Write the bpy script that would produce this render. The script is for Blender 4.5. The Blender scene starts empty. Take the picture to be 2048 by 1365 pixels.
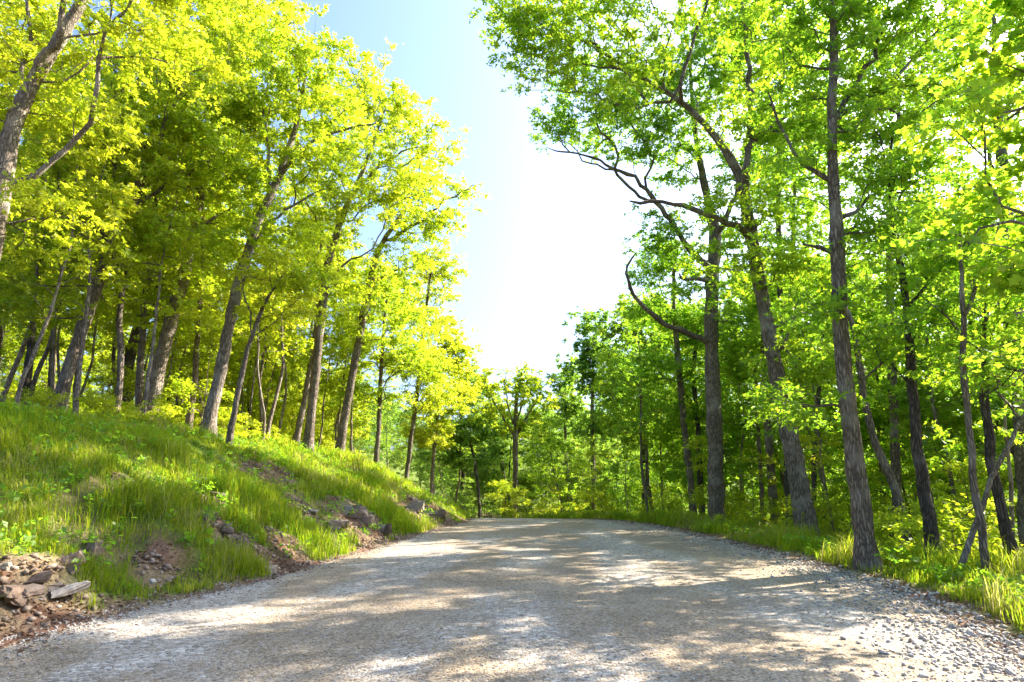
import bpy, bmesh, math
import numpy as np
from mathutils import Vector

# ------------------------------------------------------------------ camera, sky, sun, exposure
SC = bpy.context.scene
COL = SC.collection
F, HY, CAMZ = 1250.0, 990.0, 1.6          # focal length in photo pixels, eye-level row, eye height in metres
PITCH = math.atan((HY - 682.5) / F)
cam = bpy.data.cameras.new("camera")
cam.lens = F / 2048 * 36
cam.sensor_width = 36
cam.clip_start, cam.clip_end = 0.05, 3000
cam_ob = bpy.data.objects.new("camera", cam)
cam_ob.location = (0, 0, CAMZ)
cam_ob.rotation_euler = (math.radians(90) + PITCH, 0, 0)
COL.objects.link(cam_ob)
SC.camera = cam_ob

SUN_AZ, SUN_EL = math.radians(62), math.radians(37)      # azimuth to the right of the view direction (+Y)
world = bpy.data.worlds.new("World")
SC.world = world
world.use_nodes = True
wn = world.node_tree
bg = wn.nodes["Background"]
sky = wn.nodes.new("ShaderNodeTexSky")
sky.sky_type = 'NISHITA'
sky.sun_disc = False
sky.sun_elevation = SUN_EL
sky.sun_rotation = SUN_AZ
sky.air_density = 1.0
sky.dust_density = 5.5
sky.ozone_density = 7.0
wn.links.new(sky.outputs[0], bg.inputs[0])
bg.inputs[1].default_value = 0.08
sun = bpy.data.lights.new("sun", 'SUN')
sun.energy = 3.3
sun.angle = math.radians(0.53)
sun.color = (1.0, 0.91, 0.76)
sun_ob = bpy.data.objects.new("sun", sun)
sdir = Vector((math.sin(SUN_AZ) * math.cos(SUN_EL), math.cos(SUN_AZ) * math.cos(SUN_EL), math.sin(SUN_EL)))
sun_ob.rotation_euler = sdir.to_track_quat('Z', 'Y').to_euler()
sun_ob.location = (40, 30, 40)
COL.objects.link(sun_ob)
SC.view_settings.view_transform = 'Standard'
SC.view_settings.look = 'None'
SC.view_settings.gamma = 1.0
SC.view_settings.use_curve_mapping = False
SC.view_settings.exposure = 2.72
SC.render.engine = 'CYCLES'
SC.cycles.max_bounces = 12
SC.cycles.diffuse_bounces = 10
SC.cycles.transmission_bounces = 6
SC.cycles.glossy_bounces = 2
SC.cycles.caustics_reflective = False
SC.cycles.caustics_refractive = False

# ------------------------------------------------------------------ helpers
RNG = np.random.default_rng(7)


def ray(px, py):
    cx, cy = (px - 1024) / F, (682.5 - py) / F
    return np.array((cx, math.cos(PITCH) - cy * math.sin(PITCH), math.sin(PITCH) + cy * math.cos(PITCH)))


def at(px, py, Y):
    """world point seen at a photo pixel when it stands Y metres ahead"""
    d = ray(px, py)
    return d * (Y / d[1]) + np.array((0, 0, CAMZ))


def mpp(px, py, Y):
    return Y / ray(px, py)[1] / F


def proj(p):
    x, y, z = p[0], p[1], p[2] - CAMZ
    f = y * math.cos(PITCH) + z * math.sin(PITCH)
    u = -y * math.sin(PITCH) + z * math.cos(PITCH)
    return 1024 + x / f * F, 682.5 - u / f * F


def vnoise(x, y, seed=0):
    xi, yi = np.floor(x).astype(np.int64), np.floor(y).astype(np.int64)
    xf, yf = x - xi, y - yi
    xf, yf = xf * xf * (3 - 2 * xf), yf * yf * (3 - 2 * yf)

    def h(a, b):
        n = (a * 374761393 + b * 668265263 + seed * 1442695041) & 0xFFFFFFFF
        n = ((n ^ (n >> 13)) * 1274126177) & 0xFFFFFFFF
        return ((n ^ (n >> 16)) & 0xFFFF) / 65535.0
    return (h(xi, yi) * (1 - xf) + h(xi + 1, yi) * xf) * (1 - yf) + (h(xi, yi + 1) * (1 - xf) + h(xi + 1, yi + 1) * xf) * yf


def fbm(x, y, seed=0, octv=4):
    s, a, t = 0, 1.0, 0
    for i in range(octv):
        s = s + a * vnoise(x * 2 ** i, y * 2 ** i, seed + i)
        t += a
        a *= 0.5
    return s / t


def sstep(a, b, x):
    t = np.clip((x - a) / (b - a), 0, 1)
    return t * t * (3 - 2 * t)


def mesh_from(name, verts, faces, mat=None, smooth=False):
    """verts (n,3); faces: list of (m,k) int arrays"""
    me = bpy.data.meshes.new(name)
    verts = np.asarray(verts, dtype=np.float32)
    faces = [np.asarray(f, dtype=np.int32) for f in faces if len(f)]
    me.vertices.add(len(verts))
    me.vertices.foreach_set("co", verts.ravel())
    tot = np.concatenate([np.full(len(f), f.shape[1], np.int32) for f in faces])
    idx = np.concatenate([f.ravel() for f in faces])
    start = np.concatenate([[0], np.cumsum(tot)[:-1]]).astype(np.int32)
    me.loops.add(len(idx))
    me.loops.foreach_set("vertex_index", idx)
    me.polygons.add(len(tot))
    me.polygons.foreach_set("loop_start", start)
    me.polygons.foreach_set("loop_total", tot)
    if smooth:
        me.polygons.foreach_set("use_smooth", np.ones(len(tot), dtype=bool))
    me.update(calc_edges=True)
    if mat:
        me.materials.append(mat)
    return me


def link(name, data, parent=None, loc=(0, 0, 0), **props):
    o = bpy.data.objects.new(name, data)
    o.location = loc
    if parent is not None:
        o.parent = parent
    COL.objects.link(o)
    for k, v in props.items():
        o[k] = v
    return o


class Acc:
    """collects quads and triangles for one mesh"""

    def __init__(self):
        self.v, self.f, self.n = [], {3: [], 4: []}, 0

    def add(self, v, f):
        f = np.asarray(f)
        self.v.append(np.asarray(v))
        self.f[f.shape[1]].append(f + self.n)
        self.n += len(v)

    def mesh(self, name, mat, smooth=False):
        return mesh_from(name, np.concatenate(self.v), [np.concatenate(self.f[k]) for k in (3, 4) if self.f[k]], mat, smooth)


# ------------------------------------------------------------------ materials
def new_mat(name):
    m = bpy.data.materials.new(name)
    m.use_nodes = True
    nt = m.node_tree
    nt.nodes.clear()
    out = nt.nodes.new("ShaderNodeOutputMaterial")
    return m, nt, out


def N(nt, typ, **kw):
    n = nt.nodes.new(typ)
    for k, v in kw.items():
        if k.startswith("i_"):
            n.inputs[k[2:].replace("_", " ")].default_value = v
        else:
            setattr(n, k, v)
    return n


def ramp(nt, src, stops):
    r = nt.nodes.new("ShaderNodeValToRGB")
    el = r.color_ramp.elements
    while len(el) < len(stops):
        el.new(0.5)
    for e, (p, c) in zip(el, stops):
        e.position = p
        e.color = (*c, 1) if len(c) == 3 else c
    nt.links.new(src, r.inputs[0])
    return r.outputs[0]


def mixc(nt, fac, a, b):
    m = nt.nodes.new("ShaderNodeMix")
    m.data_type = 'RGBA'
    for sock, v in ((m.inputs[0], fac), (m.inputs[6], a), (m.inputs[7], b)):
        if isinstance(v, (int, float)):
            sock.default_value = v
        elif isinstance(v, tuple):
            sock.default_value = (*v, 1)
        else:
            nt.links.new(v, sock)
    return m.outputs[2]


def math_n(nt, op, a, b=0.0, clamp=False):
    m = nt.nodes.new("ShaderNodeMath")
    m.operation = op
    m.use_clamp = clamp
    for i, v in enumerate((a, b)):
        if isinstance(v, (int, float)):
            m.inputs[i].default_value = v
        else:
            nt.links.new(v, m.inputs[i])
    return m.outputs[0]


def leaf_mat(name, stops, tstops, tfac=0.5, rough=0.45, gloss=0.03):
    """thin leaf: diffuse front, light passing through, a little sheen; each leaf its own shade"""
    m, nt, out = new_mat(name)
    g = N(nt, "ShaderNodeNewGeometry")
    oi = N(nt, "ShaderNodeObjectInfo")
    fac = math_n(nt, 'ADD', math_n(nt, 'MULTIPLY', g.outputs["Random Per Island"], 0.62), math_n(nt, 'MULTIPLY', oi.outputs["Random"], 0.38))
    tco = N(nt, "ShaderNodeTexCoord")
    nz = N(nt, "ShaderNodeTexNoise")
    nz.inputs["Scale"].default_value = 0.55
    nz.inputs["Detail"].default_value = 3
    nt.links.new(tco.outputs["Object"], nz.inputs["Vector"])
    fac = math_n(nt, 'ADD', fac, math_n(nt, 'MULTIPLY', math_n(nt, 'SUBTRACT', nz.outputs["Fac"], 0.5), 1.1), True)
    c, t = ramp(nt, fac, stops), ramp(nt, fac, tstops)
    d = N(nt, "ShaderNodeBsdfDiffuse")
    tr = N(nt, "ShaderNodeBsdfTranslucent")
    gl = N(nt, "ShaderNodeBsdfGlossy")
    gl.inputs["Roughness"].default_value = rough
    nt.links.new(c, d.inputs[0])
    nt.links.new(t, tr.inputs[0])
    mx = N(nt, "ShaderNodeMixShader")
    mx.inputs[0].default_value = tfac
    nt.links.new(d.outputs[0], mx.inputs[1])
    nt.links.new(tr.outputs[0], mx.inputs[2])
    mg = N(nt, "ShaderNodeMixShader")
    mg.inputs[0].default_value = gloss
    nt.links.new(mx.outputs[0], mg.inputs[1])
    nt.links.new(gl.outputs[0], mg.inputs[2])
    nt.links.new(mg.outputs[0], out.inputs[0])
    return m


M = {}
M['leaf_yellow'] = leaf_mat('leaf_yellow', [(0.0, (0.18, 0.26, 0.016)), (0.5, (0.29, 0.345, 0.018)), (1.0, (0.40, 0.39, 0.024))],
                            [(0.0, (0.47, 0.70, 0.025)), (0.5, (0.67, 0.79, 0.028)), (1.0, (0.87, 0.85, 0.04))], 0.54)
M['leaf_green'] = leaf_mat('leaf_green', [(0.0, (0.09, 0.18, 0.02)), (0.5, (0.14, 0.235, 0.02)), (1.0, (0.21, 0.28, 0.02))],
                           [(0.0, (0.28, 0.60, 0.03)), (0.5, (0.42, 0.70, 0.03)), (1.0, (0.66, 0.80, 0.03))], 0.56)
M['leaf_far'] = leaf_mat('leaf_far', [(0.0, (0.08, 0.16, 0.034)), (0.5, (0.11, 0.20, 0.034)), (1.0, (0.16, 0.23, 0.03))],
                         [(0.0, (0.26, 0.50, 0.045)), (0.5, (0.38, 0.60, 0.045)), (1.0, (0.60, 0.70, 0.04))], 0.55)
M['leaf_dead'] = leaf_mat('leaf_dead', [(0.0, (0.10, 0.04, 0.02)), (1.0, (0.20, 0.09, 0.04))], [(0.0, (0.10, 0.04, 0.02)), (1.0, (0.25, 0.10, 0.04))], 0.3)
M['grass'] = leaf_mat('grass', [(0.0, (0.07, 0.16, 0.010)), (0.5, (0.15, 0.215, 0.010)), (0.82, (0.27, 0.28, 0.014)), (0.96, (0.42, 0.36, 0.16))],
                      [(0.0, (0.17, 0.42, 0.016)), (0.5, (0.36, 0.52, 0.016)), (0.82, (0.58, 0.60, 0.03)), (0.96, (0.55, 0.48, 0.22))], 0.5, 0.5, 0.012)
M['litter'] = leaf_mat('litter', [(0.0, (0.09, 0.05, 0.03)), (0.5, (0.20, 0.12, 0.08)), (1.0, (0.36, 0.25, 0.17))], [(0, (0.1, 0.05, 0.02)), (1, (0.2, 0.1, 0.05))], 0.15)


def bark_mat(name, c0, c1, c2):
    m, nt, out = new_mat(name)
    tc = N(nt, "ShaderNodeTexCoord")
    mp = N(nt, "ShaderNodeMapping")
    mp.inputs["Scale"].default_value = (1, 1, 0.16)
    nt.links.new(tc.outputs["Object"], mp.inputs[0])
    vo = N(nt, "ShaderNodeTexVoronoi", feature='DISTANCE_TO_EDGE')
    vo.inputs["Scale"].default_value = 26
    n0 = N(nt, "ShaderNodeTexNoise")
    n0.inputs["Scale"].default_value = 9
    n0.inputs["Detail"].default_value = 6
    nt.links.new(mp.outputs[0], n0.inputs["Vector"])
    add = N(nt, "ShaderNodeMix", data_type='VECTOR')
    add.inputs[0].default_value = 0.12
    nt.links.new(mp.outputs[0], add.inputs[4])
    nt.links.new(n0.outputs["Color"], add.inputs[5])
    nt.links.new(add.outputs[1], vo.inputs["Vector"])
    n1 = N(nt, "ShaderNodeTexNoise")
    n1.inputs["Scale"].default_value = 1.7
    n1.inputs["Detail"].default_value = 5
    nt.links.new(tc.outputs["Object"], n1.inputs["Vector"])
    ridge = ramp(nt, vo.outputs["Distance"], [(0.0, (0, 0, 0)), (0.28, (1, 1, 1))])
    base = mixc(nt, ridge, c0, c1)
    lich = ramp(nt, n1.outputs["Fac"], [(0.5, (0, 0, 0)), (0.68, (1, 1, 1))])
    base = mixc(nt, math_n(nt, 'MULTIPLY', lich, 0.7), base, c2)
    b = N(nt, "ShaderNodeBsdfPrincipled")
    b.inputs["Roughness"].default_value = 0.95
    b.inputs["Specular IOR Level"].default_value = 0.2
    nt.links.new(base, b.inputs["Base Color"])
    bp = N(nt, "ShaderNodeBump")
    bp.inputs["Strength"].default_value = 0.9
    bp.inputs["Distance"].default_value = 0.03
    h = math_n(nt, 'ADD', ridge, math_n(nt, 'MULTIPLY', n0.outputs["Fac"], 0.6))
    nt.links.new(h, bp.inputs["Height"])
    nt.links.new(bp.outputs[0], b.inputs["Normal"])
    nt.links.new(b.outputs[0], out.inputs[0])
    return m


M['bark'] = bark_mat('bark', (0.08, 0.06, 0.045), (0.29, 0.23, 0.18), (0.38, 0.335, 0.28))
M['bark_pale'] = bark_mat('bark_pale', (0.11, 0.085, 0.065), (0.36, 0.29, 0.23), (0.46, 0.41, 0.35))  # paler copy of bark; sunlight on the left trunks put into its colour
M['bark_dark'] = bark_mat('bark_dark', (0.035, 0.028, 0.023), (0.12, 0.097, 0.078), (0.20, 0.18, 0.16))


def stone_mat(name, stops, scale=6.0, bump=0.5):
    m, nt, out = new_mat(name)
    tc = N(nt, "ShaderNodeTexCoord")
    g = N(nt, "ShaderNodeNewGeometry")
    oi = N(nt, "ShaderNodeObjectInfo")
    n = N(nt, "ShaderNodeTexNoise")
    n.inputs["Scale"].default_value = scale
    n.inputs["Detail"].default_value = 8
    nt.links.new(tc.outputs["Object"], n.inputs["Vector"])
    f = math_n(nt, 'ADD', math_n(nt, 'MULTIPLY', n.outputs["Fac"], 0.5), math_n(nt, 'MULTIPLY', g.outputs["Random Per Island"], 0.35))
    f = math_n(nt, 'ADD', f, math_n(nt, 'MULTIPLY', oi.outputs["Random"], 0.3))
    c = ramp(nt, f, stops)
    b = N(nt, "ShaderNodeBsdfPrincipled")
    b.inputs["Roughness"].default_value = 0.9
    b.inputs["Specular IOR Level"].default_value = 0.25
    nt.links.new(c, b.inputs["Base Color"])
    bp = N(nt, "ShaderNodeBump")
    bp.inputs["Strength"].default_value = bump
    bp.inputs["Distance"].default_value = 0.02
    nt.links.new(n.outputs["Fac"], bp.inputs["Height"])
    nt.links.new(bp.outputs[0], b.inputs["Normal"])
    nt.links.new(b.outputs[0], out.inputs[0])
    return m


M['stone'] = stone_mat('stone', [(0.1, (0.17, 0.14, 0.115)), (0.4, (0.32, 0.285, 0.25)), (0.65, (0.45, 0.41, 0.37)), (0.9, (0.36, 0.28, 0.20))], 14)
M['gravel'] = stone_mat('gravel', [(0.15, (0.14, 0.115, 0.095)), (0.35, (0.29, 0.26, 0.23)), (0.6, (0.44, 0.40, 0.36)), (0.8, (0.34, 0.27, 0.20))], 20, 0.2)
M['limestone'] = stone_mat('limestone', [(0.2, (0.06, 0.04, 0.03)), (0.45, (0.15, 0.102, 0.075)), (0.65, (0.25, 0.185, 0.14)), (0.9, (0.34, 0.28, 0.23))], 11, 1.0)
M['limestone_pale'] = stone_mat('limestone_pale', [(0.25, (0.09, 0.065, 0.048)), (0.5, (0.21, 0.165, 0.13)), (0.7, (0.33, 0.275, 0.23)), (0.95, (0.43, 0.39, 0.345))], 11, 1.0)


def road_mat():
    m, nt, out = new_mat('road_gravel')
    tc = N(nt, "ShaderNodeTexCoord")
    P = tc.outputs["Object"]

    def noise(s, d=4, vec=P):
        n = N(nt, "ShaderNodeTexNoise")
        n.inputs["Scale"].default_value = s
        n.inputs["Detail"].default_value = d
        nt.links.new(vec, n.inputs["Vector"])
        return n.outputs["Fac"]
    mp = N(nt, "ShaderNodeMapping")
    mp.inputs["Scale"].default_value = (1.0, 0.35, 1)
    nt.links.new(P, mp.inputs[0])
    patch = ramp(nt, noise(0.55, 5, mp.outputs[0]), [(0.47, (0, 0, 0)), (0.57, (1, 1, 1))])       # clean pale stone / tan fines
    v1 = N(nt, "ShaderNodeTexVoronoi")
    v1.inputs["Scale"].default_value = 46
    nt.links.new(P, v1.inputs["Vector"])
    v2 = N(nt, "ShaderNodeTexVoronoi")
    v2.inputs["Scale"].default_value = 24
    nt.links.new(P, v2.inputs["Vector"])
    sep = N(nt, "ShaderNodeSeparateColor")
    nt.links.new(v1.outputs["Color"], sep.inputs[0])
    sep2 = N(nt, "ShaderNodeSeparateColor")
    nt.links.new(v2.outputs["Color"], sep2.inputs[0])
    tan = ramp(nt, sep.outputs[0], [(0.0, (0.12, 0.09, 0.062)), (0.22, (0.26, 0.20, 0.14)), (0.7, (0.34, 0.27, 0.19)), (1.0, (0.46, 0.38, 0.29))])
    grey = ramp(nt, sep2.outputs[0], [(0.0, (0.15, 0.125, 0.105)), (0.22, (0.30, 0.265, 0.23)), (0.7, (0.43, 0.39, 0.345)), (1.0, (0.58, 0.54, 0.49))])
    fine = math_n(nt, 'MULTIPLY', math_n(nt, 'ADD', patch, math_n(nt, 'MULTIPLY', math_n(nt, 'SUBTRACT', sep2.outputs[1], 0.5), 0.9)), 1.0, True)
    c = mixc(nt, fine, tan, grey)
    dirt = ramp(nt, noise(1.3, 6), [(0.35, (0.80, 0.77, 0.73)), (0.65, (1.05, 1.04, 1.03))])
    mul = N(nt, "ShaderNodeMix", data_type='RGBA', blend_type='MULTIPLY')
    mul.inputs[0].default_value = 1.0
    nt.links.new(c, mul.inputs[6])
    nt.links.new(dirt, mul.inputs[7])
    b = N(nt, "ShaderNodeBsdfPrincipled")
    b.inputs["Roughness"].default_value = 0.95
    b.inputs["Specular IOR Level"].default_value = 0.2
    nt.links.new(mul.outputs[2], b.inputs["Base Color"])
    h = math_n(nt, 'ADD', math_n(nt, 'MULTIPLY', v2.outputs["Distance"], -1.0), math_n(nt, 'MULTIPLY', v1.outputs["Distance"], -0.6))
    h = math_n(nt, 'ADD', h, math_n(nt, 'MULTIPLY', sep2.outputs[2], 0.8))
    bp = N(nt, "ShaderNodeBump")
    bp.inputs["Strength"].default_value = 0.75
    bp.inputs["Distance"].default_value = 0.02
    nt.links.new(h, bp.inputs["Height"])
    nt.links.new(bp.outputs[0], b.inputs["Normal"])
    nt.links.new(b.outputs[0], out.inputs[0])
    return m


def ground_mat():
    """soil, straw and turf; where the turf grows is stored on the terrain mesh"""
    m, nt, out = new_mat('ground')
    tc = N(nt, "ShaderNodeTexCoord")
    P = tc.outputs["Object"]

    def noise(s, d=6):
        n = N(nt, "ShaderNodeTexNoise")
        n.inputs["Scale"].default_value = s
        n.inputs["Detail"].default_value = d
        nt.links.new(P, n.inputs["Vector"])
        return n.outputs["Fac"]
    at_ = N(nt, "ShaderNodeAttribute")
    at_.attribute_name = "turf"
    at2 = N(nt, "ShaderNodeAttribute")
    at2.attribute_name = "forest"
    n1, n2 = noise(2.2, 8), noise(22, 4)
    soil = ramp(nt, n1, [(0.3, (0.07, 0.036, 0.024)), (0.5, (0.14, 0.075, 0.05)), (0.7, (0.23, 0.14, 0.095))])
    straw = ramp(nt, n2, [(0.3, (0.11, 0.08, 0.045)), (0.7, (0.27, 0.21, 0.13))])
    c = mixc(nt, ramp(nt, noise(1.1, 6), [(0.45, (0, 0, 0)), (0.62, (1, 1, 1))]), soil, straw)
    turf = ramp(nt, n2, [(0.3, (0.07, 0.10, 0.018)), (0.7, (0.15, 0.19, 0.035))])
    c = mixc(nt, at_.outputs["Fac"], c, turf)
    duff = ramp(nt, n2, [(0.3, (0.07, 0.045, 0.028)), (0.7, (0.20, 0.14, 0.09))])
    c = mixc(nt, at2.outputs["Fac"], c, duff)
    b = N(nt, "ShaderNodeBsdfPrincipled")
    b.inputs["Roughness"].default_value = 1.0
    b.inputs["Specular IOR Level"].default_value = 0.1
    nt.links.new(c, b.inputs["Base Color"])
    bp = N(nt, "ShaderNodeBump")
    bp.inputs["Strength"].default_value = 0.9
    bp.inputs["Distance"].default_value = 0.06
    nt.links.new(math_n(nt, 'ADD', n1, math_n(nt, 'MULTIPLY', n2, 0.35)), bp.inputs["Height"])
    nt.links.new(bp.outputs[0], b.inputs["Normal"])
    nt.links.new(b.outputs[0], out.inputs[0])
    return m


M['road'] = road_mat()
M['ground'] = ground_mat()

# ------------------------------------------------------------------ the lie of the land
RY = np.array([-40, 0, 4, 6.9, 8.4, 11.4, 13.8, 17.7, 22.8, 28.5, 34, 40, 48, 60, 80])
RXL = np.array([-4.6, -5.1, -5.25, -5.25, -5.15, -4.35, -4.02, -3.56, -2.87, -2.1, -2.2, -3.6, -8, -18, -38])
RY2 = np.array([-40, 0, 4, 6.6, 8.9, 10.8, 13, 16.6, 20.5, 25.6, 28.5, 34, 40, 48, 60, 80])
RXR = np.array([3.6, 4.0, 4.4, 4.93, 5.7, 6.0, 6.06, 6.02, 5.9, 5.4, 4.9, 4.0, 2.2, -2.5, -12, -32])


def xl(y):
    return np.interp(y, RY, RXL)


def xr(y):
    return np.interp(y, RY2, RXR)


def zr(y):
    y = np.asarray(y, float)
    base = 0.0165 * np.clip(y, -40, 24)
    e = np.clip(y - 24, 0, 13)
    z = base + 0.0165 * e - 0.0165 * e ** 2 / 8
    z = z - 0.036 * np.clip(y - 37, 0, 25)
    return z


def bank_h(y):
    return 2.75 - 2.3 * sstep(29, 46, y)


def terrain(x, y, rough=True):
    x, y = np.asarray(x, float), np.asarray(y, float)
    z = zr(y)
    far = sstep(62, 130, y)
    z = z + far * 9.0 + np.clip(y - 130, 0, 400) * 0.07
    dl, dr = xl(y) - x, x - xr(y)
    edge = 0.25 * (fbm(x * 0.9, y * 0.9, 5) - 0.5)
    dle = dl + edge * 1.2
    H = bank_h(y)
    pl = np.interp(dle, [-1, 0, 0.25, 0.7, 1.25, 2.4, 3.8, 5.0, 6.5, 9, 14, 40, 90], [0, 0, 0.02, 0.13, 0.23, 0.46, 0.76, 0.97, 1.08, 1.2, 1.45, 2.6, 3.6])
    rel = sstep(0.1, 1.0, dl)
    zl = H * pl + rel * ((fbm(x * 0.55, y * 0.55, 11) - 0.5) * 0.55 * H / 3.35 + (fbm(x * 2.3, y * 2.3, 21) - 0.5) * 0.22)
    # broken ledges low on the bank
    zl = zl + 0.22 * sstep(0.45, 0.6, fbm(x * 0.8, y * 0.5, 31)) * sstep(0.5, 0.75, dl) * (1 - sstep(1.6, 3.2, dl))
    pr = np.interp(dr, [-1, 0, 0.4, 1.0, 2.4, 4, 8, 15, 30, 60, 120, 300], [0, 0.0, 0.03, 0.05, -0.10, -0.6, -2.4, -5.4, -9.5, -11.5, -8, 14])
    pr = pr * (1 - 0.7 * sstep(45, 75, y))
    zright = pr + sstep(0.3, 1.5, dr) * ((fbm(x * 0.5, y * 0.5, 41) - 0.5) * 0.35 + (fbm(x * 2, y * 2, 43) - 0.5) * 0.12)
    z = z + np.where(dl > 0, zl, 0) + np.where(dr > 0, zright, 0)
    ins = np.minimum(-dl, -dr)                      # inside the road: the bed lies under the gravel sheet
    z = z - 0.10 * sstep(0.0, 0.45, ins + edge)
    return z


SPOTS = []            # bare soil, straw and rock scars on the left bank: centre and radius in metres


def turf_mask(x, y):
    """where grass grows, 0..1"""
    x, y = np.asarray(x, float), np.asarray(y, float)
    dl, dr = xl(y) - x, x - xr(y)
    n = fbm(x * 0.45, y * 0.45, 51, 4)
    n2 = fbm(x * 1.7, y * 1.7, 61, 3)
    v = n * 0.5 + n2 * 0.5
    left = (0.35 + 0.65 * sstep(0.34, 0.50, v)) * sstep(0.0, 0.4, dl + (n2 - 0.5) * 0.9)
    for sx, sy, sr in SPOTS:
        d = np.hypot(x - sx, (y - sy) * 0.8) / sr + (n2 - 0.5) * 1.3
        left = left * (0.10 + 0.90 * sstep(0.65, 1.1, d))
    right = (0.3 + 0.7 * sstep(0.3, 0.5, v)) * sstep(0.2, 0.9, dr + (n2 - 0.5) * 0.9)
    return np.where(dl > 0, left, np.where(dr > 0, right, 0))


def bank_hit(px, py):
    """where the eye's ray through a pixel meets the land"""
    d = ray(px, py)
    t = np.linspace(3, 60, 3000)
    q = d[None] * t[:, None] + np.array((0, 0, CAMZ))
    hit = np.nonzero(q[:, 2] < terrain(q[:, 0], q[:, 1]))[0]
    return q[hit[0]] if len(hit) else q[1500]


for px_, py_, r_ in [(90, 1165, 0.55), (10, 1175, 0.45), (425, 1000, .5), (430, 1055, .5), (475, 1080, .5), (570, 1100, .6), (540, 1130, .45), (385, 960, .4),
                     (610, 1035, .7), (665, 1045, .7), (720, 1035, 1.0), (745, 1055, .8), (810, 1015, 0.9), (850, 1022, 1.1), (890, 1034, 1.2), 
                     (500, 935, .5), (560, 950, .6), (310, 1125, .35), (655, 965, .7), (600, 1005, .6), (250, 960, .3)]:
    h_ = bank_hit(px_, py_)
    SPOTS.append((h_[0], h_[1], r_))


def grid_axis(parts):
    a = [np.arange(s, e, st) for s, e, st in parts]
    return np.concatenate(a)


gx = grid_axis([(-320, -120, 25), (-120, -50, 7), (-50, -20, 1.6), (-20, -13, 0.6), (-13, -1.5, 0.16), (-1.5, 4, 0.6), (4, 9, 0.2), (9, 20, 0.6), (20, 60, 2), (60, 120, 7), (120, 330, 25)])
gy = grid_axis([(-45, 3, 2), (3, 14, 0.16), (14, 30, 0.25), (30, 48, 0.45), (48, 80, 1.2), (80, 160, 4), (160, 620, 20)])
GX, GY = np.meshgrid(gx, gy)
GZ = terrain(GX, GY)
nx, ny = len(gx), len(gy)
ii = np.arange(nx * ny).reshape(ny, nx)
quads = np.stack([ii[:-1, :-1], ii[:-1, 1:], ii[1:, 1:], ii[1:, :-1]], -1).reshape(-1, 4)
me = mesh_from("ground", np.stack([GX, GY, GZ], -1).reshape(-1, 3), [quads], M['ground'], True)
tm = turf_mask(GX, GY)
lawn = ((GY > 85) & (GX > -60)).astype(float) if True else 0
tm = np.maximum(tm, lawn)
fm = np.maximum(sstep(5.6, 8, xl(GY) - GX), sstep(2.6, 4.5, GX - xr(GY))) * (1 - lawn)
for nm, arr in (("turf", tm), ("forest", fm)):
    a = me.attributes.new(nm, 'FLOAT', 'POINT')
    a.data.foreach_set("value", arr.astype(np.float32).ravel())
ground = link("ground", me, kind="structure")

ry = grid_axis([(-14, 4, 0.6), (4, 20, 0.14), (20, 70, 0.4)])
ru = np.linspace(0, 1, 61)
RU, RYY = np.meshgrid(ru, ry)
RX = (xl(RYY) - 0.35) * (1 - RU) + (xr(RYY) + 0.45) * RU
RZ = zr(RYY) + 0.05 * (1 - (2 * RU - 1) ** 2) - 0.012
RZ = RZ + (fbm(RX * 0.7, RYY * 0.35, 71) - 0.5) * 0.05 + (fbm(RX * 5, RYY * 5, 73) - 0.5) * 0.018
edge_d = np.minimum(RX - xl(RYY), xr(RYY) - RX)
RZ = RZ - 0.10 * sstep(0.22, -0.28, edge_d + 0.4 * (fbm(RX * 1.6, RYY * 1.6, 75) - 0.5))
n1_, n2_ = len(ru), len(ry)
ii = np.arange(n1_ * n2_).reshape(n2_, n1_)
quads = np.stack([ii[:-1, :-1], ii[:-1, 1:], ii[1:, 1:], ii[1:, :-1]], -1).reshape(-1, 4)
road = link("gravel_road", mesh_from("gravel_road", np.stack([RX, RYY, RZ], -1).reshape(-1, 3), [quads], M['road'], True), kind="structure")


def road_top(x, y):
    u = (x - xl(y) + 0.35) / (xr(y) - xl(y) + 0.8)
    z = zr(y) + 0.05 * (1 - (2 * u - 1) ** 2) - 0.012 + (fbm(x * 0.7, y * 0.35, 71) - 0.5) * 0.05
    e = np.minimum(x - xl(y), xr(y) - x)
    z = z - 0.10 * sstep(0.22, -0.28, e + 0.4 * (fbm(x * 1.6, y * 1.6, 75) - 0.5))
    return np.maximum(z, terrain(x, y))


# ------------------------------------------------------------------ trees
def unit(v):
    return v / (np.linalg.norm(v, axis=-1, keepdims=True) + 1e-9)


def tube(pts, rad, sides, rng=None, wob=0.0, tip=True):
    pts, rad = np.asarray(pts, float), np.asarray(rad, float)
    n = len(pts)
    d = np.gradient(pts, axis=0) if n > 2 else np.repeat((pts[-1] - pts[0])[None], n, 0)
    d = unit(d)
    ref = np.array((1.0, 0.13, 0.07)) if abs(d[0][2]) > 0.6 else np.array((0.05, 0.1, 1.0))
    a = unit(np.cross(d, ref))
    b = np.cross(d, a)
    th = np.linspace(0, 2 * math.pi, sides, endpoint=False)
    r = rad[:, None] * np.ones(sides)
    if rng is not None and wob:
        prof = 1 + wob * rng.standard_normal(sides)
        r = r * prof[None] * (1 + wob * 0.6 * rng.standard_normal((n, 1))) * (1 + wob * 0.35 * rng.standard_normal((n, sides)))
    v = pts[:, None] + r[..., None] * (np.cos(th)[None, :, None] * a[:, None] + np.sin(th)[None, :, None] * b[:, None])
    i = np.arange(n * sides).reshape(n, sides)
    q = np.stack([i[:-1], np.roll(i[:-1], -1, 1), np.roll(i[1:], -1, 1), i[1:]], -1).reshape(-1, 4)
    return v.reshape(-1, 3), q


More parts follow.
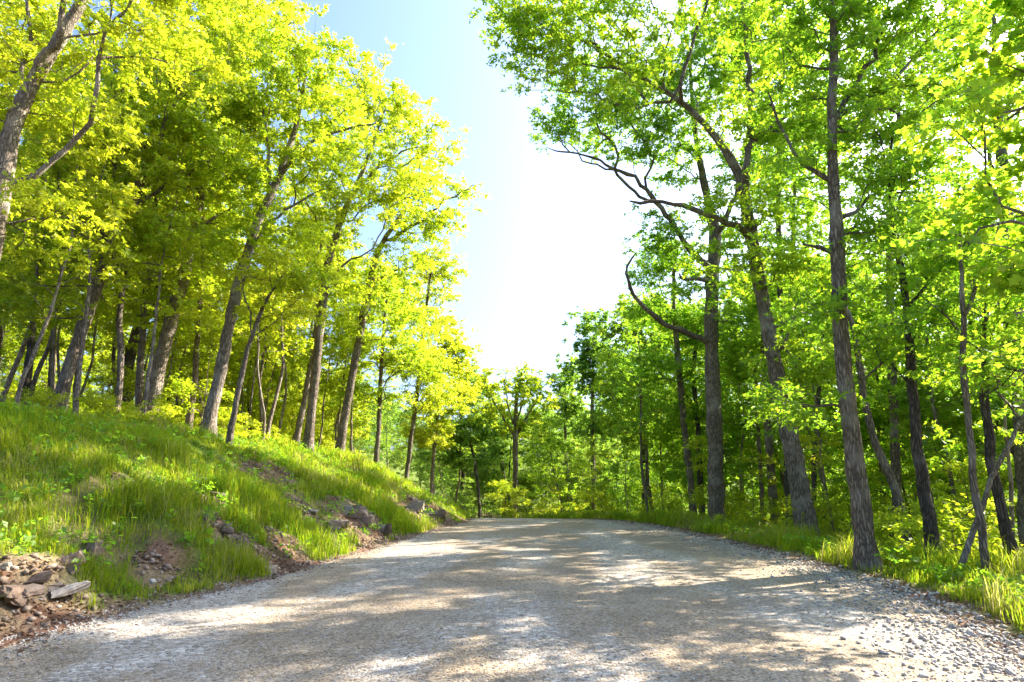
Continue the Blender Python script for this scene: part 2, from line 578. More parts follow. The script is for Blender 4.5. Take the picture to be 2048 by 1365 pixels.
def resample(pts, vals, step, relax=3):
    pts, vals = np.asarray(pts, float), np.asarray(vals, float)
    s = np.concatenate([[0], np.cumsum(np.linalg.norm(np.diff(pts, axis=0), axis=1))])
    n = max(2, int(s[-1] / step) + 1)
    t = np.linspace(0, s[-1], n)
    # smooth (Catmull-like) by interpolating then relaxing
    out = np.stack([np.interp(t, s, pts[:, k]) for k in range(3)], -1)
    for _ in range(relax):
        out[1:-1] = 0.5 * out[1:-1] + 0.25 * (out[:-2] + out[2:])
    return out, np.interp(t, s, vals)


def rough_limb(lp, lr, bare, rng):
    p, r = resample(lp, lr, 0.35, 1)
    j = rng.standard_normal(p.shape) * 0.05
    j[0] = 0
    return p + j, r * (1 + 0.10 * rng.standard_normal(len(r))), bare


def leaf_quads(tips, outd, per, size, rng, reach=0.55, flat=0.75, lobed=False, ratio=0.55):
    """leaves set along short twigs that fan out from every branch tip"""
    nt_ = len(tips)
    K = 5
    td = unit(outd[:, None] * 0.75 + rng.standard_normal((nt_, K, 3)) * np.array((0.8, 0.8, 0.42)))
    tl = rng.uniform(0.5, 1.15, (nt_, K, 1)) * reach
    m = max(1, per // K)
    u = rng.uniform(0.12, 1.0, (nt_, K, m, 1))
    base = tips[:, None, None] + td[:, :, None] * (tl[:, :, None] * u) + rng.standard_normal((nt_, K, m, 3)) * 0.03
    base[..., 2] -= 0.10 * reach * u[..., 0] ** 2
    base = base.reshape(-1, 3)
    n = len(base)
    tdir = np.broadcast_to(td[:, :, None], (nt_, K, m, 3)).reshape(-1, 3)
    ld = unit(tdir * 0.55 + rng.standard_normal((n, 3)) * np.array((0.8, 0.8, 0.4)) + np.array((0, 0, -0.18)))
    up = unit(rng.standard_normal((n, 3)) * (1.0 - flat) * 1.4 + np.array((0, 0, 1.0)) * flat)
    side = unit(np.cross(ld, up))
    nor = np.cross(side, ld)
    L = size * (0.55 + 0.85 * rng.uniform(0, 1, (n, 1)) ** 1.3)
    W = L * ratio * rng.uniform(0.8, 1.2, (n, 1))
    if lobed == 'tri':
        v = np.stack([base + ld * L * 0.15 - side * W * 0.5, base + ld * L * 0.15 + side * W * 0.5 + nor * W * 0.2, base + ld * L - nor * L * 0.12], 1)
        return v.reshape(-1, 3), np.arange(n * 3).reshape(n, 3)
    if not lobed:
        mid = base + ld * L * 0.52
        v = np.stack([base, mid + side * W * 0.5 + nor * W * 0.16, base + ld * L - nor * L * 0.10, mid - side * W * 0.5 + nor * W * 0.16], 1)
        q = np.arange(n * 4).reshape(n, 4)
        return v.reshape(-1, 3), q
    # five-lobed leaf outline: fan of quads about the middle
    prof = [(0.0, 0.0), (0.18, 0.42), (0.42, 0.22), (0.60, 0.50), (0.72, 0.18), (1.0, 0.0)]
    vs = []
    for (a, w) in prof:
        vs.append(base + ld * L * a + side * L * w + nor * L * (0.10 * w) - nor * L * 0.08 * a * a)
    for (a, w) in prof[-2:0:-1]:
        vs.append(base + ld * L * a - side * L * w + nor * L * (0.10 * w) - nor * L * 0.08 * a * a)
    v = np.stack(vs, 1)                       # 10 points round the outline
    i0 = (np.arange(n) * 10)[:, None]
    fl = np.concatenate([i0 + np.array([[0, 1, 2, 8]]), i0 + np.array([[0, 8, 9, 9]])], 0)
    q1 = i0 + np.array([[0, 1, 2, 8]])
    q2 = i0 + np.array([[2, 3, 4, 6]])
    q3 = i0 + np.array([[2, 6, 7, 8]])
    t1 = i0 + np.array([[0, 8, 9]])
    t2 = i0 + np.array([[4, 5, 6]])
    return v.reshape(-1, 3), np.concatenate([q1, q2, q3]), np.concatenate([t1, t2])


def clumped(c, ax, n, rng, tight=0.5, per=6):
    """n points gathered in loose clumps inside an ellipsoid"""
    k = max(1, n // per)
    d = unit(rng.standard_normal((k, 3))) * (rng.uniform(0, 1, (k, 1)) ** 0.42)
    cen = c + d * ax
    p = np.repeat(cen, per, 0)
    return p + rng.standard_normal(p.shape) * np.array((tight, tight, tight * 0.42))


def build_skeleton(trunk, trad, limbs, tips, rng, first_ok, bf=0.35, seg=0.6):
    """joins every tip to the nearest good spot of the growing tree; returns nodes, parents, radii, group ids"""
    pos, par, plen, rfix, grp, ok = [], [], [], [], [], []
    for i, p in enumerate(trunk):
        pos.append(p)
        par.append(i - 1)
        plen.append(0 if i == 0 else plen[-1] + np.linalg.norm(p - trunk[i - 1]))
        rfix.append(trad[i])
        grp.append(-1)
        ok.append(i >= first_ok)
    ntr = len(trunk)
    gid = 0
    bare_nodes = set()
    for (lp, lr, bare) in limbs:
        d = np.linalg.norm(np.array(pos) - lp[0], axis=1)
        parent = int(np.argmin(d))
        g = grp[parent] if grp[parent] >= 0 else gid
        if grp[parent] < 0:
            gid += 1
        for p, r in zip(lp[1:], lr[1:]):
            pos.append(p)
            par.append(parent)
            plen.append(plen[parent] + np.linalg.norm(p - pos[parent]))
            rfix.append(r)
            grp.append(g)
            ok.append(not bare)
            if bare:
                bare_nodes.add(len(pos) - 1)
            parent = len(pos) - 1
    cap = len(pos) + len(tips) * 40
    P = np.zeros((cap, 3))
    PL = np.zeros(cap)
    OK = np.zeros(cap, bool)
    n = len(pos)
    P[:n], PL[:n], OK[:n] = pos, plen, ok
    d0 = np.min(np.linalg.norm(tips[:, None] - P[None, :n][:, OK[:n]], axis=2), axis=1) if OK[:n].any() else np.zeros(len(tips))
    tipnode = []
    for ti in np.argsort(d0):
        t = tips[ti]
        v = t - P[:n]
        dist = np.linalg.norm(v, axis=1)
        cost = dist + bf * PL[:n] + 0.8 * np.maximum(0, -v[:, 2] - 0.15 * dist) + (~OK[:n]) * 1e6
        j = int(np.argmin(cost))
        D = dist[j]
        k = max(1, int(math.ceil(D / seg)))
        pd = unit(P[j] - P[par[j]]) if par[j] >= 0 else np.array((0, 0, 1.0))
        c = P[j] + (pd * 0.25 + unit(t - P[j]) * 0.30 + np.array((0, 0, 0.06))) * D
        parent = j
        g = grp[j]
        if g < 0:
            g = gid
            gid += 1
        jit = rng.standard_normal((k, 3)) * 0.045 * min(D, 2.0)
        for s in range(1, k + 1):
            u = s / k
            q = (1 - u) ** 2 * P[j] + 2 * u * (1 - u) * c + u * u * t
            if s < k:
                q = q + jit[s]
            P[n] = q
            PL[n] = PL[parent] + np.linalg.norm(q - P[parent])
            OK[n] = True
            par.append(parent)
            rfix.append(0.0)
            grp.append(g)
            parent = n
            n += 1
        tipnode.append((parent, ti))
    P = P[:n]
    cnt = np.zeros(n)
    for (i, _) in tipnode:
        cnt[i] += 1
    for i in range(n - 1, 0, -1):
        if par[i] >= 0:
            cnt[par[i]] += cnt[i]
    rad = 0.0055 * np.maximum(cnt, 1) ** 0.52
    rad = np.maximum(rad, np.array(rfix))
    for i in range(ntr, n):
        rad[i] = min(rad[i], rad[par[i]] * 0.95) if rfix[i] == 0 else rad[i]
    return P, np.array(par), rad, np.array(grp), cnt, ntr


def chains(par, cnt, rad, ntr, n):
    kids = [[] for _ in range(n)]
    for i in range(1, n):
        if par[i] >= 0:
            kids[par[i]].append(i)
    out = []
    stack = []
    for i in range(ntr):
        for k in kids[i]:
            if k >= ntr:
                stack.append((i, k))
    while stack:
        p, k = stack.pop()
        ch = [p, k]
        while kids[ch[-1]]:
            ks = sorted(kids[ch[-1]], key=lambda q: -rad[q])
            for o in ks[1:]:
                stack.append((ch[-1], o))
            ch.append(ks[0])
        out.append(ch)
    return out


def make_tree(name, base, trunk, trad, limbs, tips, rng, mat_bark, mat_leaf, leaf=0.15, per=45, reach=0.55, first_ok=4, flat=0.7,
              split_limbs=True, lobed=False, ratio=0.55, bf=0.35, dead_tips=None, **props):
    """one tree: an Empty at its foot with trunk, limbs, twigs and crown"""
    base = np.asarray(base, float)
    tr, rr = resample(trunk, trad, 0.4)
    n_tr = len(tr)
    jit = rng.standard_normal((n_tr, 3)) * 0.012
    jit[0] = 0
    tr = tr + jit
    P, par, rad, grp, cnt, ntr = build_skeleton(tr, rr, [rough_limb(lp, lr, b, rng) for lp, lr, b in limbs], tips, rng, min(first_ok, n_tr - 2), bf)
    root = link(name, None, loc=tuple(base), **props)
    hgt = tr[:, 2] - base[2]
    r_tr = rr * (1 + 0.5 * np.exp(-np.clip(hgt, 0, 9) / 0.3)) * (1 + 0.04 * rng.standard_normal(n_tr))
    v, q = tube(tr - base, r_tr, 12 if rr[0] > 0.1 else 7, rng, 0.05)
    link("trunk", mesh_from("trunk", v, [q], mat_bark, True), root)
    accs = {}
    small = Acc()
    gsize = {}
    for g in set(grp[ntr:].tolist()):
        gsize[g] = rad[ntr:][grp[ntr:] == g].max()
    for ch in chains(par, cnt, rad, ntr, len(P)):
        pts = P[ch] - base
        r = rad[ch].copy()
        r[0] = r[1] * 1.15
        r[-1] *= 0.5
        big = r[1]
        sides = 8 if big > 0.06 else (5 if big > 0.022 else 3)
        v, q = tube(pts, r, sides, rng, 0.05 if sides > 5 else 0)
        g = grp[ch[1]]
        a = accs.setdefault(g, Acc()) if (split_limbs and gsize[g] > 0.028) else small
        a.add(v, q)
    for g, a in accs.items():
        link("limb", a.mesh("limb", mat_bark, True), root)
    if small.n:
        link("twigs" if split_limbs else "branches", small.mesh("twigs", mat_bark, True), root, kind="stuff")
    axis = tr[np.argmin(np.linalg.norm(tips[:, None, :] - tr[None, :, :], axis=2), axis=1)]
    outd = unit((tips - axis) * np.array((1, 1, 0.5)))
    res = leaf_quads(tips - base, outd, per, leaf, rng, reach, flat, lobed, ratio)
    faces = [res[1]] if lobed in (False, 'tri') else [res[2], res[1]]
    link("crown", mesh_from("crown", res[0], faces, mat_leaf), root, kind="stuff")
    return root


DENS = 2.7


def px_tree(name, D, trunk, crown, limbs=(), seed=1, tipd=5.0, bark='bark', leafm='leaf_green', leaf=0.15, per=45, clear=0.35, tight=0.5, **kw):
    """a tree whose trunk, limbs and crown are given by what the photo shows of them and its distance D"""
    rng = np.random.default_rng(seed)
    pts, rad = [], []
    drift = rng.normal(0, 0.05)
    for i, t in enumerate(trunk):
        dd = t[3] if len(t) > 3 else drift * i
        pts.append(at(t[0], t[1], D + dd))
        rad.append(t[2] * mpp(t[0], t[1], D) / 2)
    b = pts[0].copy()
    gz = float(terrain(b[0], b[1]))
    b[2] = gz
    p0 = pts[0]
    low = b - np.array((0, 0, 0.25))
    if p0[2] > gz + 0.1:
        pts.insert(0, low)
        rad.insert(0, rad[0])
    else:
        pts[0] = low
    lim = []
    for lp in limbs:
        bare = lp[0] == 'bare'
        wps = lp[1:] if bare else lp
        dep = rng.normal(0, 0.5)
        L = [at(w[0], w[1], D + (w[3] if len(w) > 3 else dep * i * 0.3)) for i, w in enumerate(wps)]
        R = [w[2] * mpp(w[0], w[1], D) / 2 for w in wps]
        lim.append((np.array(L), np.array(R), bare))
    tips = []
    te = trunk[-1]
    er = 1.1 / mpp(te[0], te[1], D)
    for e in list(crown) + [(te[0], te[1], er, er * 0.8)]:
        dd = e[4] if len(e) > 4 else 0
        w = e[5] if len(e) > 5 else 1
        s = mpp(e[0], e[1], D + dd)
        ax = np.array((e[2] * s, 0.5 * (e[2] + e[3]) * s * 0.95, e[3] * s))
        n = max(6, int((DENS * 0.8 if leafm == 'leaf_yellow' else DENS) * tipd * w * math.pi * e[2] * e[3] * s * s))
        tips.append(clumped(at(e[0], e[1], D + dd), ax, n, rng, tight))
    tips = np.concatenate(tips)
    tips = tips[tips[:, 2] > terrain(tips[:, 0], tips[:, 1]) + 0.4]
    ok = max(1, int(clear * np.linalg.norm(np.array(pts[-1]) - pts[0]) / 0.4))
    if D > 10 and 'lobed' not in kw:
        kw['lobed'], kw['ratio'], leaf, per = 'tri', 0.62, leaf * 0.88, int(per * 1.6)
    return make_tree(name, b, np.array(pts), np.array(rad), lim, tips, rng, M[bark], M[leafm], leaf, per, first_ok=ok, **kw)


TREES = "mature roadside trees"

# ---- left bank, nearest first
px_tree("forest_tree", 14, [(-75, 800, 46), (-40, 600, 42), (0, 400, 38), (12, 300, 34), (35, 225, 28), (80, 140, 25), (130, 60, 22), (180, -20, 19), (235, -130, 12), (280, -220, 6)],
        [(20, 90, 150, 120), (240, -60, 170, 100), (330, 70, 130, 90), (-60, 260, 110, 130), (120, 210, 110, 70), (60, 420, 110, 60), (420, -40, 120, 70), (-80, 480, 100, 80)],
        [[(45, 205, 17), (85, 120, 15), (122, 62, 13), (122, -20, 9), (100, -110, 5)], [(5, 380, 15), (60, 350, 12), (110, 320, 9), (160, 285, 6)], [(12, 300, 12), (40, 190, 9), (60, 60, 7), (40, -60, 4)]],
        seed=101, bark='bark_pale', leafm='leaf_yellow', tipd=5.0, leaf=0.14,
        label="pale barked tree leaning in from the upper left corner with a forked trunk", category="tree", group="trees along the left bank")
px_tree("forest_tree", 19, [(118, 800, 25), (170, 640, 22), (232, 471, 20), (267, 394, 17), (309, 302, 14), (340, 230, 10), (372, 150, 6)],
        [(330, 190, 150, 120), (230, 320, 130, 110), (420, 330, 120, 80), (150, 450, 130, 80), (320, 480, 120, 70), (200, 170, 110, 90), (100, 600, 110, 50)],
        [[(255, 420, 9), (310, 380, 7), (380, 350, 5), (440, 350, 3)], [(225, 490, 9), (170, 430, 7), (110, 380, 5)], [(300, 320, 8), (280, 240, 6), (230, 150, 4)]],
        seed=102, bark='bark', leafm='leaf_yellow', tipd=5.0,
        label="dark leaning tree rising across the upper left behind the grassy bank", category="tree", group="trees along the left bank")
px_tree("forest_tree", 23, [(52, 790, 14), (62, 690, 14), (74, 560, 13), (86, 400, 11), (95, 270, 8), (110, 150, 5)],
        [(90, 200, 120, 110), (40, 340, 100, 90), (150, 330, 90, 80), (100, 480, 100, 70), (30, 600, 90, 50)],
        seed=103, bark='bark_dark', leafm='leaf_yellow', tipd=4.2,
        label="slim dark trunked tree standing far left above the tall grass", category="tree", group="trees along the left bank")
px_tree("forest_tree", 22, [(277, 838, 15), (282, 700, 14), (290, 600, 12), (303, 490, 10), (314, 380, 6), (320, 300, 4)],
        [(310, 380, 100, 100), (250, 520, 90, 70), (350, 560, 80, 60), (290, 640, 100, 45)],
        seed=104, bark='bark', leafm='leaf_yellow', tipd=4.5,
        label="slender upright tree just left of the thick lit trunk on the bank top", category="tree", group="trees along the left bank")
px_tree("forest_tree", 21.5, [(300, 840, 31), (316, 741, 29), (340, 650, 26), (369, 548, 24), (385, 480, 20), (412, 340, 14), (450, 210, 8), (480, 110, 4)],
        [(440, 140, 130, 110), (530, 270, 100, 80), (390, 330, 100, 80), (480, 50, 100, 70), (470, 420, 90, 70), (400, 600, 90, 50)],
        [[(402, 390, 10), (425, 325, 9), (460, 300, 7), (495, 288, 5), (560, 270, 3)], [(385, 480, 9), (420, 440, 7), (470, 410, 4)]],
        seed=105, bark='bark_pale', leafm='leaf_yellow', tipd=4.8,
        label="thickest sunlit trunk on the left bank, leaning right, with flared foot", category="tree", group="trees along the left bank")
px_tree("forest_tree", 20, [(415, 872, 25), (430, 790, 23), (447, 720, 22), (470, 590, 20), (510, 457, 17), (562, 344, 14), (580, 299, 12), (598, 225, 8), (614, 140, 5)],
        [(600, 130, 100, 80), (560, 220, 110, 70), (650, 180, 75, 85), (530, 70, 80, 50), (690, 270, 70, 60), (610, 340, 100, 60), (540, 480, 90, 60), (580, 560, 80, 40)],
        [[(566, 338, 10), (600, 305, 8), (640, 275, 7), (700, 253, 5), (750, 250, 3)], [(500, 480, 8), (560, 430, 6), (610, 400, 4)], [(540, 390, 8), (535, 300, 6), (520, 200, 4)]],
        seed=106, bark='bark_pale', leafm='leaf_yellow', tipd=5.0,
        label="sunlit tree with straight pale trunk at the front of the left bank", category="tree", group="trees along the left bank")
px_tree("young_tree", 19.5, [(459, 884, 11), (478, 775, 10), (505, 660, 8), (540, 580, 6), (575, 540, 3)],
        [(560, 560, 60, 40), (520, 620, 60, 35), (600, 600, 50, 30)],
        [[(500, 680, 4), (500, 610, 3), (480, 560, 2)]], seed=107, bark='bark', leafm='leaf_yellow', tipd=7, leaf=0.12, reach=0.4,
        label="thin young tree curving right beside the front pale trunk", category="tree", group="young trees on the left bank")
px_tree("forest_tree", 30, [(590, 897, 13), (603, 830, 12), (620, 750, 11), (635, 640, 9), (640, 520, 6), (650, 400, 3)],
        [(640, 470, 70, 80), (600, 600, 70, 50), (680, 560, 60, 50)],
        seed=108, bark='bark_pale', leafm='leaf_yellow', tipd=4.0,
        label="slim tree leaning just left of the taller dark twin trunks", category="tree", group="trees along the left bank")
px_tree("forest_tree", 26, [(615, 899, 20), (630, 760, 18), (645, 610, 17), (657, 520, 15), (685, 430, 12), (717, 365, 9), (745, 290, 6), (770, 220, 4)],
        [(780, 210, 70, 65), (730, 320, 100, 80), (850, 300, 55, 50), (640, 430, 90, 70), (800, 400, 80, 50), (690, 540, 80, 50), (740, 200, 50, 50)],
        [[(686, 428, 8), (725, 365, 6), (760, 330, 5), (800, 305, 4), (860, 290, 2)], [(660, 510, 7), (640, 450, 5), (610, 400, 3)], [(650, 560, 6), (700, 520, 4), (750, 500, 2)]],
        seed=109, bark='bark', leafm='leaf_yellow', tipd=4.8,
        label="tall slightly bent tree on the bank crest, the left one of two neighbouring trunks", category="tree", group="trees along the left bank")
px_tree("forest_tree", 30, [(677, 909, 18), (690, 830, 16), (707, 740, 15), (737, 580, 14), (755, 500, 11), (795, 440, 8), (835, 390, 4)],
        [(905, 385, 45, 28), (940, 365, 22, 14), (840, 440, 75, 50), (780, 540, 80, 60), (840, 340, 60, 50), (880, 440, 45, 25), (760, 640, 80, 50)],
        [[(762, 490, 8), (810, 460, 6), (850, 432, 5), (900, 400, 3), (945, 372, 2)], [(740, 570, 6), (790, 540, 4), (840, 530, 3)]],
        seed=110, bark='bark', leafm='leaf_yellow', tipd=4.8,
        label="tree whose branch reaches furthest right over the road against the sky", category="tree", group="trees along the left bank")
px_tree("forest_tree", 34, [(752, 938, 10), (758, 850, 9), (762, 750, 8), (768, 650, 6), (778, 560, 4)],
        [(780, 600, 70, 60), (760, 700, 80, 45), (810, 720, 60, 40), (740, 790, 60, 30)],
        seed=111, bark='bark', leafm='leaf_yellow', tipd=7.5, clear=0.2,
        label="thin straight tree at the thin end of the left bank", category="tree", group="trees along the left bank")
px_tree("forest_tree", 40, [(812, 960, 9), (822, 880, 9), (838, 760, 8), (850, 640, 6), (862, 540, 4)],
        [(865, 530, 40, 32), (890, 560, 25, 20), (835, 610, 65, 50), (850, 710, 70, 60), (870, 800, 55, 40)],
        seed=112, bark='bark', leafm='leaf_yellow', tipd=8, clear=0.25,
        label="tree leaning right where the left bank drops towards the road", category="tree", group="trees along the left bank")
px_tree("forest_tree", 50, [(862, 985, 8), (868, 900, 7), (880, 790, 6), (888, 690, 4)],
        [(890, 660, 32, 32), (885, 740, 55, 50), (915, 700, 25, 30), (905, 800, 45, 40), (870, 860, 50, 35)],
        seed=113, bark='bark', leafm='leaf_yellow', tipd=7.5, clear=0.25, leaf=0.19,
        label="rounded tree beyond the end of the left bank, below the sky notch", category="tree", group="trees along the left bank")
px_tree("forest_tree", 58, [(925, 1020, 8), (927, 930, 7), (922, 830, 5), (930, 760, 3)],
        [(940, 745, 25, 25), (930, 800, 40, 35), (915, 870, 40, 35), (950, 840, 25, 25)],
        seed=114, bark='bark_dark', leafm='leaf_far', tipd=4.2, clear=0.3, leaf=0.2,
        label="dark thin trunked tree at the bend, left of the lone centre tree", category="tree", group="trees at the road bend")

# ---- right verge
px_tree("forest_tree", 26, [(1434, 1062, 33), (1430, 900, 30), (1424, 760, 29), (1422, 640, 27), (1424, 560, 26), (1432, 470, 24), (1415, 400, 16), (1400, 330, 13), (1388, 240, 9), (1380, 150, 6), (1385, 60, 4)],
        [(1200, 235, 105, 60), (1105, 250, 40, 32), (1330, 290, 90, 70), (1290, 185, 90, 60), (1400, 160, 80, 90), (1185, 160, 70, 45), (1460, 60, 80, 60), (1330, 470, 60, 45), (1290, 480, 28, 22), (1440, 330, 60, 50), (1390, 560, 60, 35), (1480, 620, 60, 40)],
        [[(1424, 540, 14), (1385, 505, 12), (1360, 470, 11), (1335, 430, 10), (1310, 405, 9), (1275, 362, 7), (1240, 340, 6), (1170, 312, 4), (1090, 298, 2)],
         ['bare', (1420, 682, 13), (1370, 665, 11), (1330, 648, 9), (1290, 615, 8), (1262, 585, 7), (1248, 558, 6), (1262, 520, 4), (1277, 500, 3)],
         ['bare', (1424, 562, 9), (1390, 560, 7), (1358, 563, 5), (1352, 545, 3)],
         [(1436, 466, 14), (1470, 395, 10), (1482, 330, 8), (1500, 240, 5)],
         [(1310, 405, 6), (1270, 390, 5), (1225, 335, 4), (1165, 325, 3)]],
        seed=201, bark='bark', leafm='leaf_green', tipd=4.6, leaf=0.16,
        label="straight grey trunk on the right verge with a bare crooked limb reaching left", category="tree", group="trees along the right verge")
px_tree("forest_tree", 19, [(1624, 1100, 46), (1608, 1010, 41), (1595, 950, 38), (1575, 850, 34), (1552, 740, 31), (1535, 640, 28), (1518, 560, 26), (1500, 450, 25), (1488, 370, 23), (1478, 345, 20), (1440, 285, 14), (1400, 235, 12), (1350, 195, 11), (1290, 160, 9), (1220, 115, 7), (1150, 70, 5), (1080, 40, 3)],
        [(1035, 90, 50, 45), (1115, 120, 75, 55), (1100, 15, 95, 45), (1215, 40, 90, 50), (1290, 110, 80, 50), (1510, 100, 90, 80), (1570, 250, 85, 60), (1420, -20, 130, 50), (1480, 420, 85, 45), (1560, 540, 80, 45), (1440, 500, 60, 35), (1600, 730, 85, 40), (1480, 250, 70, 40), (1010, 20, 25, 35), (1240, 200, 60, 30)],
        [[(1488, 365, 17), (1500, 300, 15), (1505, 230, 12), (1500, 160, 10), (1490, 60, 7), (1480, -60, 4)],
         [(1500, 300, 9), (1530, 265, 7), (1560, 240, 5), (1600, 220, 3)],
         ['bare', (1502, 458, 12), (1440, 440, 11), (1380, 412, 9), (1320, 403, 8), (1258, 400, 7)],
         [(1352, 196, 8), (1375, 120, 7), (1400, 40, 6), (1440, -60, 4)],
         [(1548, 660, 9), (1575, 640, 7), (1615, 625, 4)],
         [(1552, 705, 8), (1580, 665, 6), (1600, 600, 4)],
         [(1360, 200, 6), (1250, 215, 5), (1180, 190, 4), (1110, 180, 2)],
         [(1280, 155, 5), (1200, 130, 4), (1130, 130, 3), (1060, 110, 2)]],
        seed=202, bark='bark', leafm='leaf_green', tipd=5.4, leaf=0.15,
        label="big forked tree on the right verge whose upper limb sweeps left across the sky", category="tree", group="trees along the right verge")
px_tree("forest_tree", 12.5, [(1739, 1150, 42), (1728, 1060, 38), (1715, 960, 37), (1692, 780, 32), (1680, 620, 29), (1676, 500, 27), (1668, 400, 22), (1664, 300, 20), (1664, 220, 18), (1668, 120, 16), (1670, 60, 13), (1655, -40, 9), (1640, -160, 5)],
        [(1600, 190, 75, 45), (1720, 50, 110, 55), (1850, 50, 90, 55), (1790, 250, 100, 50), (1860, 360, 90, 45), (1570, 50, 90, 50), (1640, -80, 200, 60), (1760, 470, 100, 45), (1620, 600, 80, 35), (1730, 680, 90, 30), (1590, 810, 110, 35), (1800, -60, 150, 50), (1560, 330, 50, 30), (1745, 160, 100, 50), (1890, 180, 80, 55), (1620, 110, 70, 50)],
        [[(1666, 362, 11), (1625, 345, 9), (1595, 325, 8), (1570, 270, 6), (1545, 235, 5), (1540, 185, 3)],
         [(1666, 245, 14), (1690, 210, 12), (1725, 155, 10), (1750, 100, 8), (1775, 10, 5)],
         [(1688, 447, 10), (1715, 415, 8), (1745, 390, 7), (1800, 375, 5), (1870, 365, 3)],
         ['bare', (1676, 514, 10), (1640, 500, 9), (1603, 490, 8)],
         [(1670, 62, 9), (1700, -20, 7), (1730, -100, 4)],
         [(1690, 215, 8), (1760, 190, 7), (1830, 110, 5), (1910, 15, 3)],
         [(1694, 795, 5), (1740, 740, 4), (1790, 700, 3)],
         [(1700, 820, 5), (1640, 800, 3.5), (1580, 810, 2.5)]],
        seed=203, bark='bark', leafm='leaf_green', tipd=8.5, leaf=0.125, per=40, reach=0.42, tight=0.4,
        label="tall grey trunk nearest the road edge on the right, with a broken limb stub", category="tree", group="trees along the right verge")
px_tree("forest_tree", 12.2, [(1878, 1178, 28), (1862, 1080, 25), (1850, 1000, 24), (1832, 860, 21), (1820, 720, 18), (1815, 600, 15), (1792, 480, 12), (1775, 380, 9), (1785, 270, 5)],
        [(1790, 330, 80, 60), (1870, 520, 80, 45), (1760, 560, 70, 35), (1880, 640, 80, 40), (1800, 740, 90, 35)],
        [[(1816, 620, 8), (1860, 570, 6), (1900, 520, 4)], [(1826, 780, 6), (1780, 740, 4)]],
        seed=204, bark='bark_dark', leafm='leaf_green', tipd=6, leaf=0.12, per=40, reach=0.42, tight=0.4,
        label="dark slim trunk standing between the tall grey trunk and the leaning dead pole", category="tree", group="trees along the right verge")
px_tree("young_tree", 11, [(1988, 1185, 17), (1970, 1100, 15), (1955, 1030, 15), (1937, 850, 13), (1925, 700, 11), (1930, 580, 9), (1915, 500, 6), (1920, 430, 4)],
        [(1930, 480, 70, 45), (1990, 560, 60, 40), (1880, 590, 60, 35), (1960, 690, 70, 35)],
        [[(1930, 640, 8), (1955, 540, 6), (1975, 460, 4), (2000, 420, 3)], [(1928, 690, 5), (1890, 620, 4), (1850, 590, 2.5)]],
        seed=205, bark='bark', leafm='leaf_green', tipd=7, leaf=0.12, per=36, reach=0.4, tight=0.35,
        label="thin mottled young tree crossed by the leaning dead pole", category="tree", group="trees along the right verge")
px_tree("forest_tree", 11.6, [(2048, 1200, 24), (2025, 1110, 23), (2010, 1050, 22), (1985, 950, 19), (1968, 800, 16), (1962, 700, 12), (1975, 600, 8)],
        [(1990, 640, 70, 45), (1950, 760, 70, 35), (2040, 720, 60, 40)],
        seed=206, bark='bark_dark', leafm='leaf_green', tipd=6, leaf=0.12, per=40, reach=0.42, tight=0.4,
        label="dark leaning trunk rising at the right edge of the view", category="tree", group="trees along the right verge")
px_tree("forest_tree", 15.5, [(2062, 1130, 34), (2052, 950, 32), (2038, 700, 30), (2022, 520, 27), (2008, 380, 23), (2000, 260, 17), (1990, 120, 10), (1985, 0, 5)],
        [(1930, 200, 70, 60), (1990, 60, 80, 60), (1960, 330, 70, 40), (2080, 200, 80, 70)],
        [[(2006, 380, 9), (1990, 320, 8), (1950, 250, 6), (1930, 150, 4)]],
        seed=207, bark='bark', leafm='leaf_green', tipd=4.5, leaf=0.14,
        label="thick trunk half hidden by leaves at the upper right edge", category="tree", group="trees along the right verge")
# the lobed-leaf tree whose boughs hang into the view from the right
px_tree("maple_tree", 8.3, [(2640, 1400, 60), (2620, 1000, 55), (2590, 600, 48), (2560, 250, 36), (2530, 0, 24), (2510, -250, 10)],
        [(1990, 250, 75, 50), (2010, 420, 90, 50), (1925, 490, 65, 28), (2040, 560, 70, 40), (2000, 120, 70, 45), (2120, 330, 90, 90), (2130, 120, 100, 90), (2060, -20, 90, 60), (2130, 520, 90, 60), (2030, 680, 50, 25), (2250, 0, 130, 100)],
        [[(2590, 640, 16), (2400, 560, 14), (2250, 500, 12), (2120, 420, 9), (2020, 430, 6), (1940, 480, 3)], [(2565, 340, 16), (2400, 280, 14), (2230, 230, 12), (2100, 200, 8), (1990, 230, 4)], [(2545, 130, 14), (2350, 80, 10), (2200, 50, 8), (2050, 60, 4)]],
        seed=208, bark='bark', leafm='leaf_green', tipd=11, leaf=0.13, per=26, reach=0.4, tight=0.28, lobed=True, ratio=0.8,
        label="dark green lobed-leaf boughs hanging in along the right edge", category="tree", group="trees along the right verge")
px_tree("forest_tree", 21, [(1795, 1060, 17), (1790, 900, 16), (1782, 700, 14), (1778, 500, 11), (1790, 320, 8), (1800, 180, 5)],
        [(1790, 130, 110, 70), (1890, 250, 100, 70), (1705, 290, 70, 60), (1910, 80, 100, 60), (1760, 400, 90, 50), (1990, 180, 80, 60), (1850, 520, 90, 45)],
        seed=210, bark='bark', leafm='leaf_green', tipd=4.2, leaf=0.15,
        label="slim tree just behind the tall grey roadside trunk, crown filling the upper right", category="tree", group="trees in the right wood")
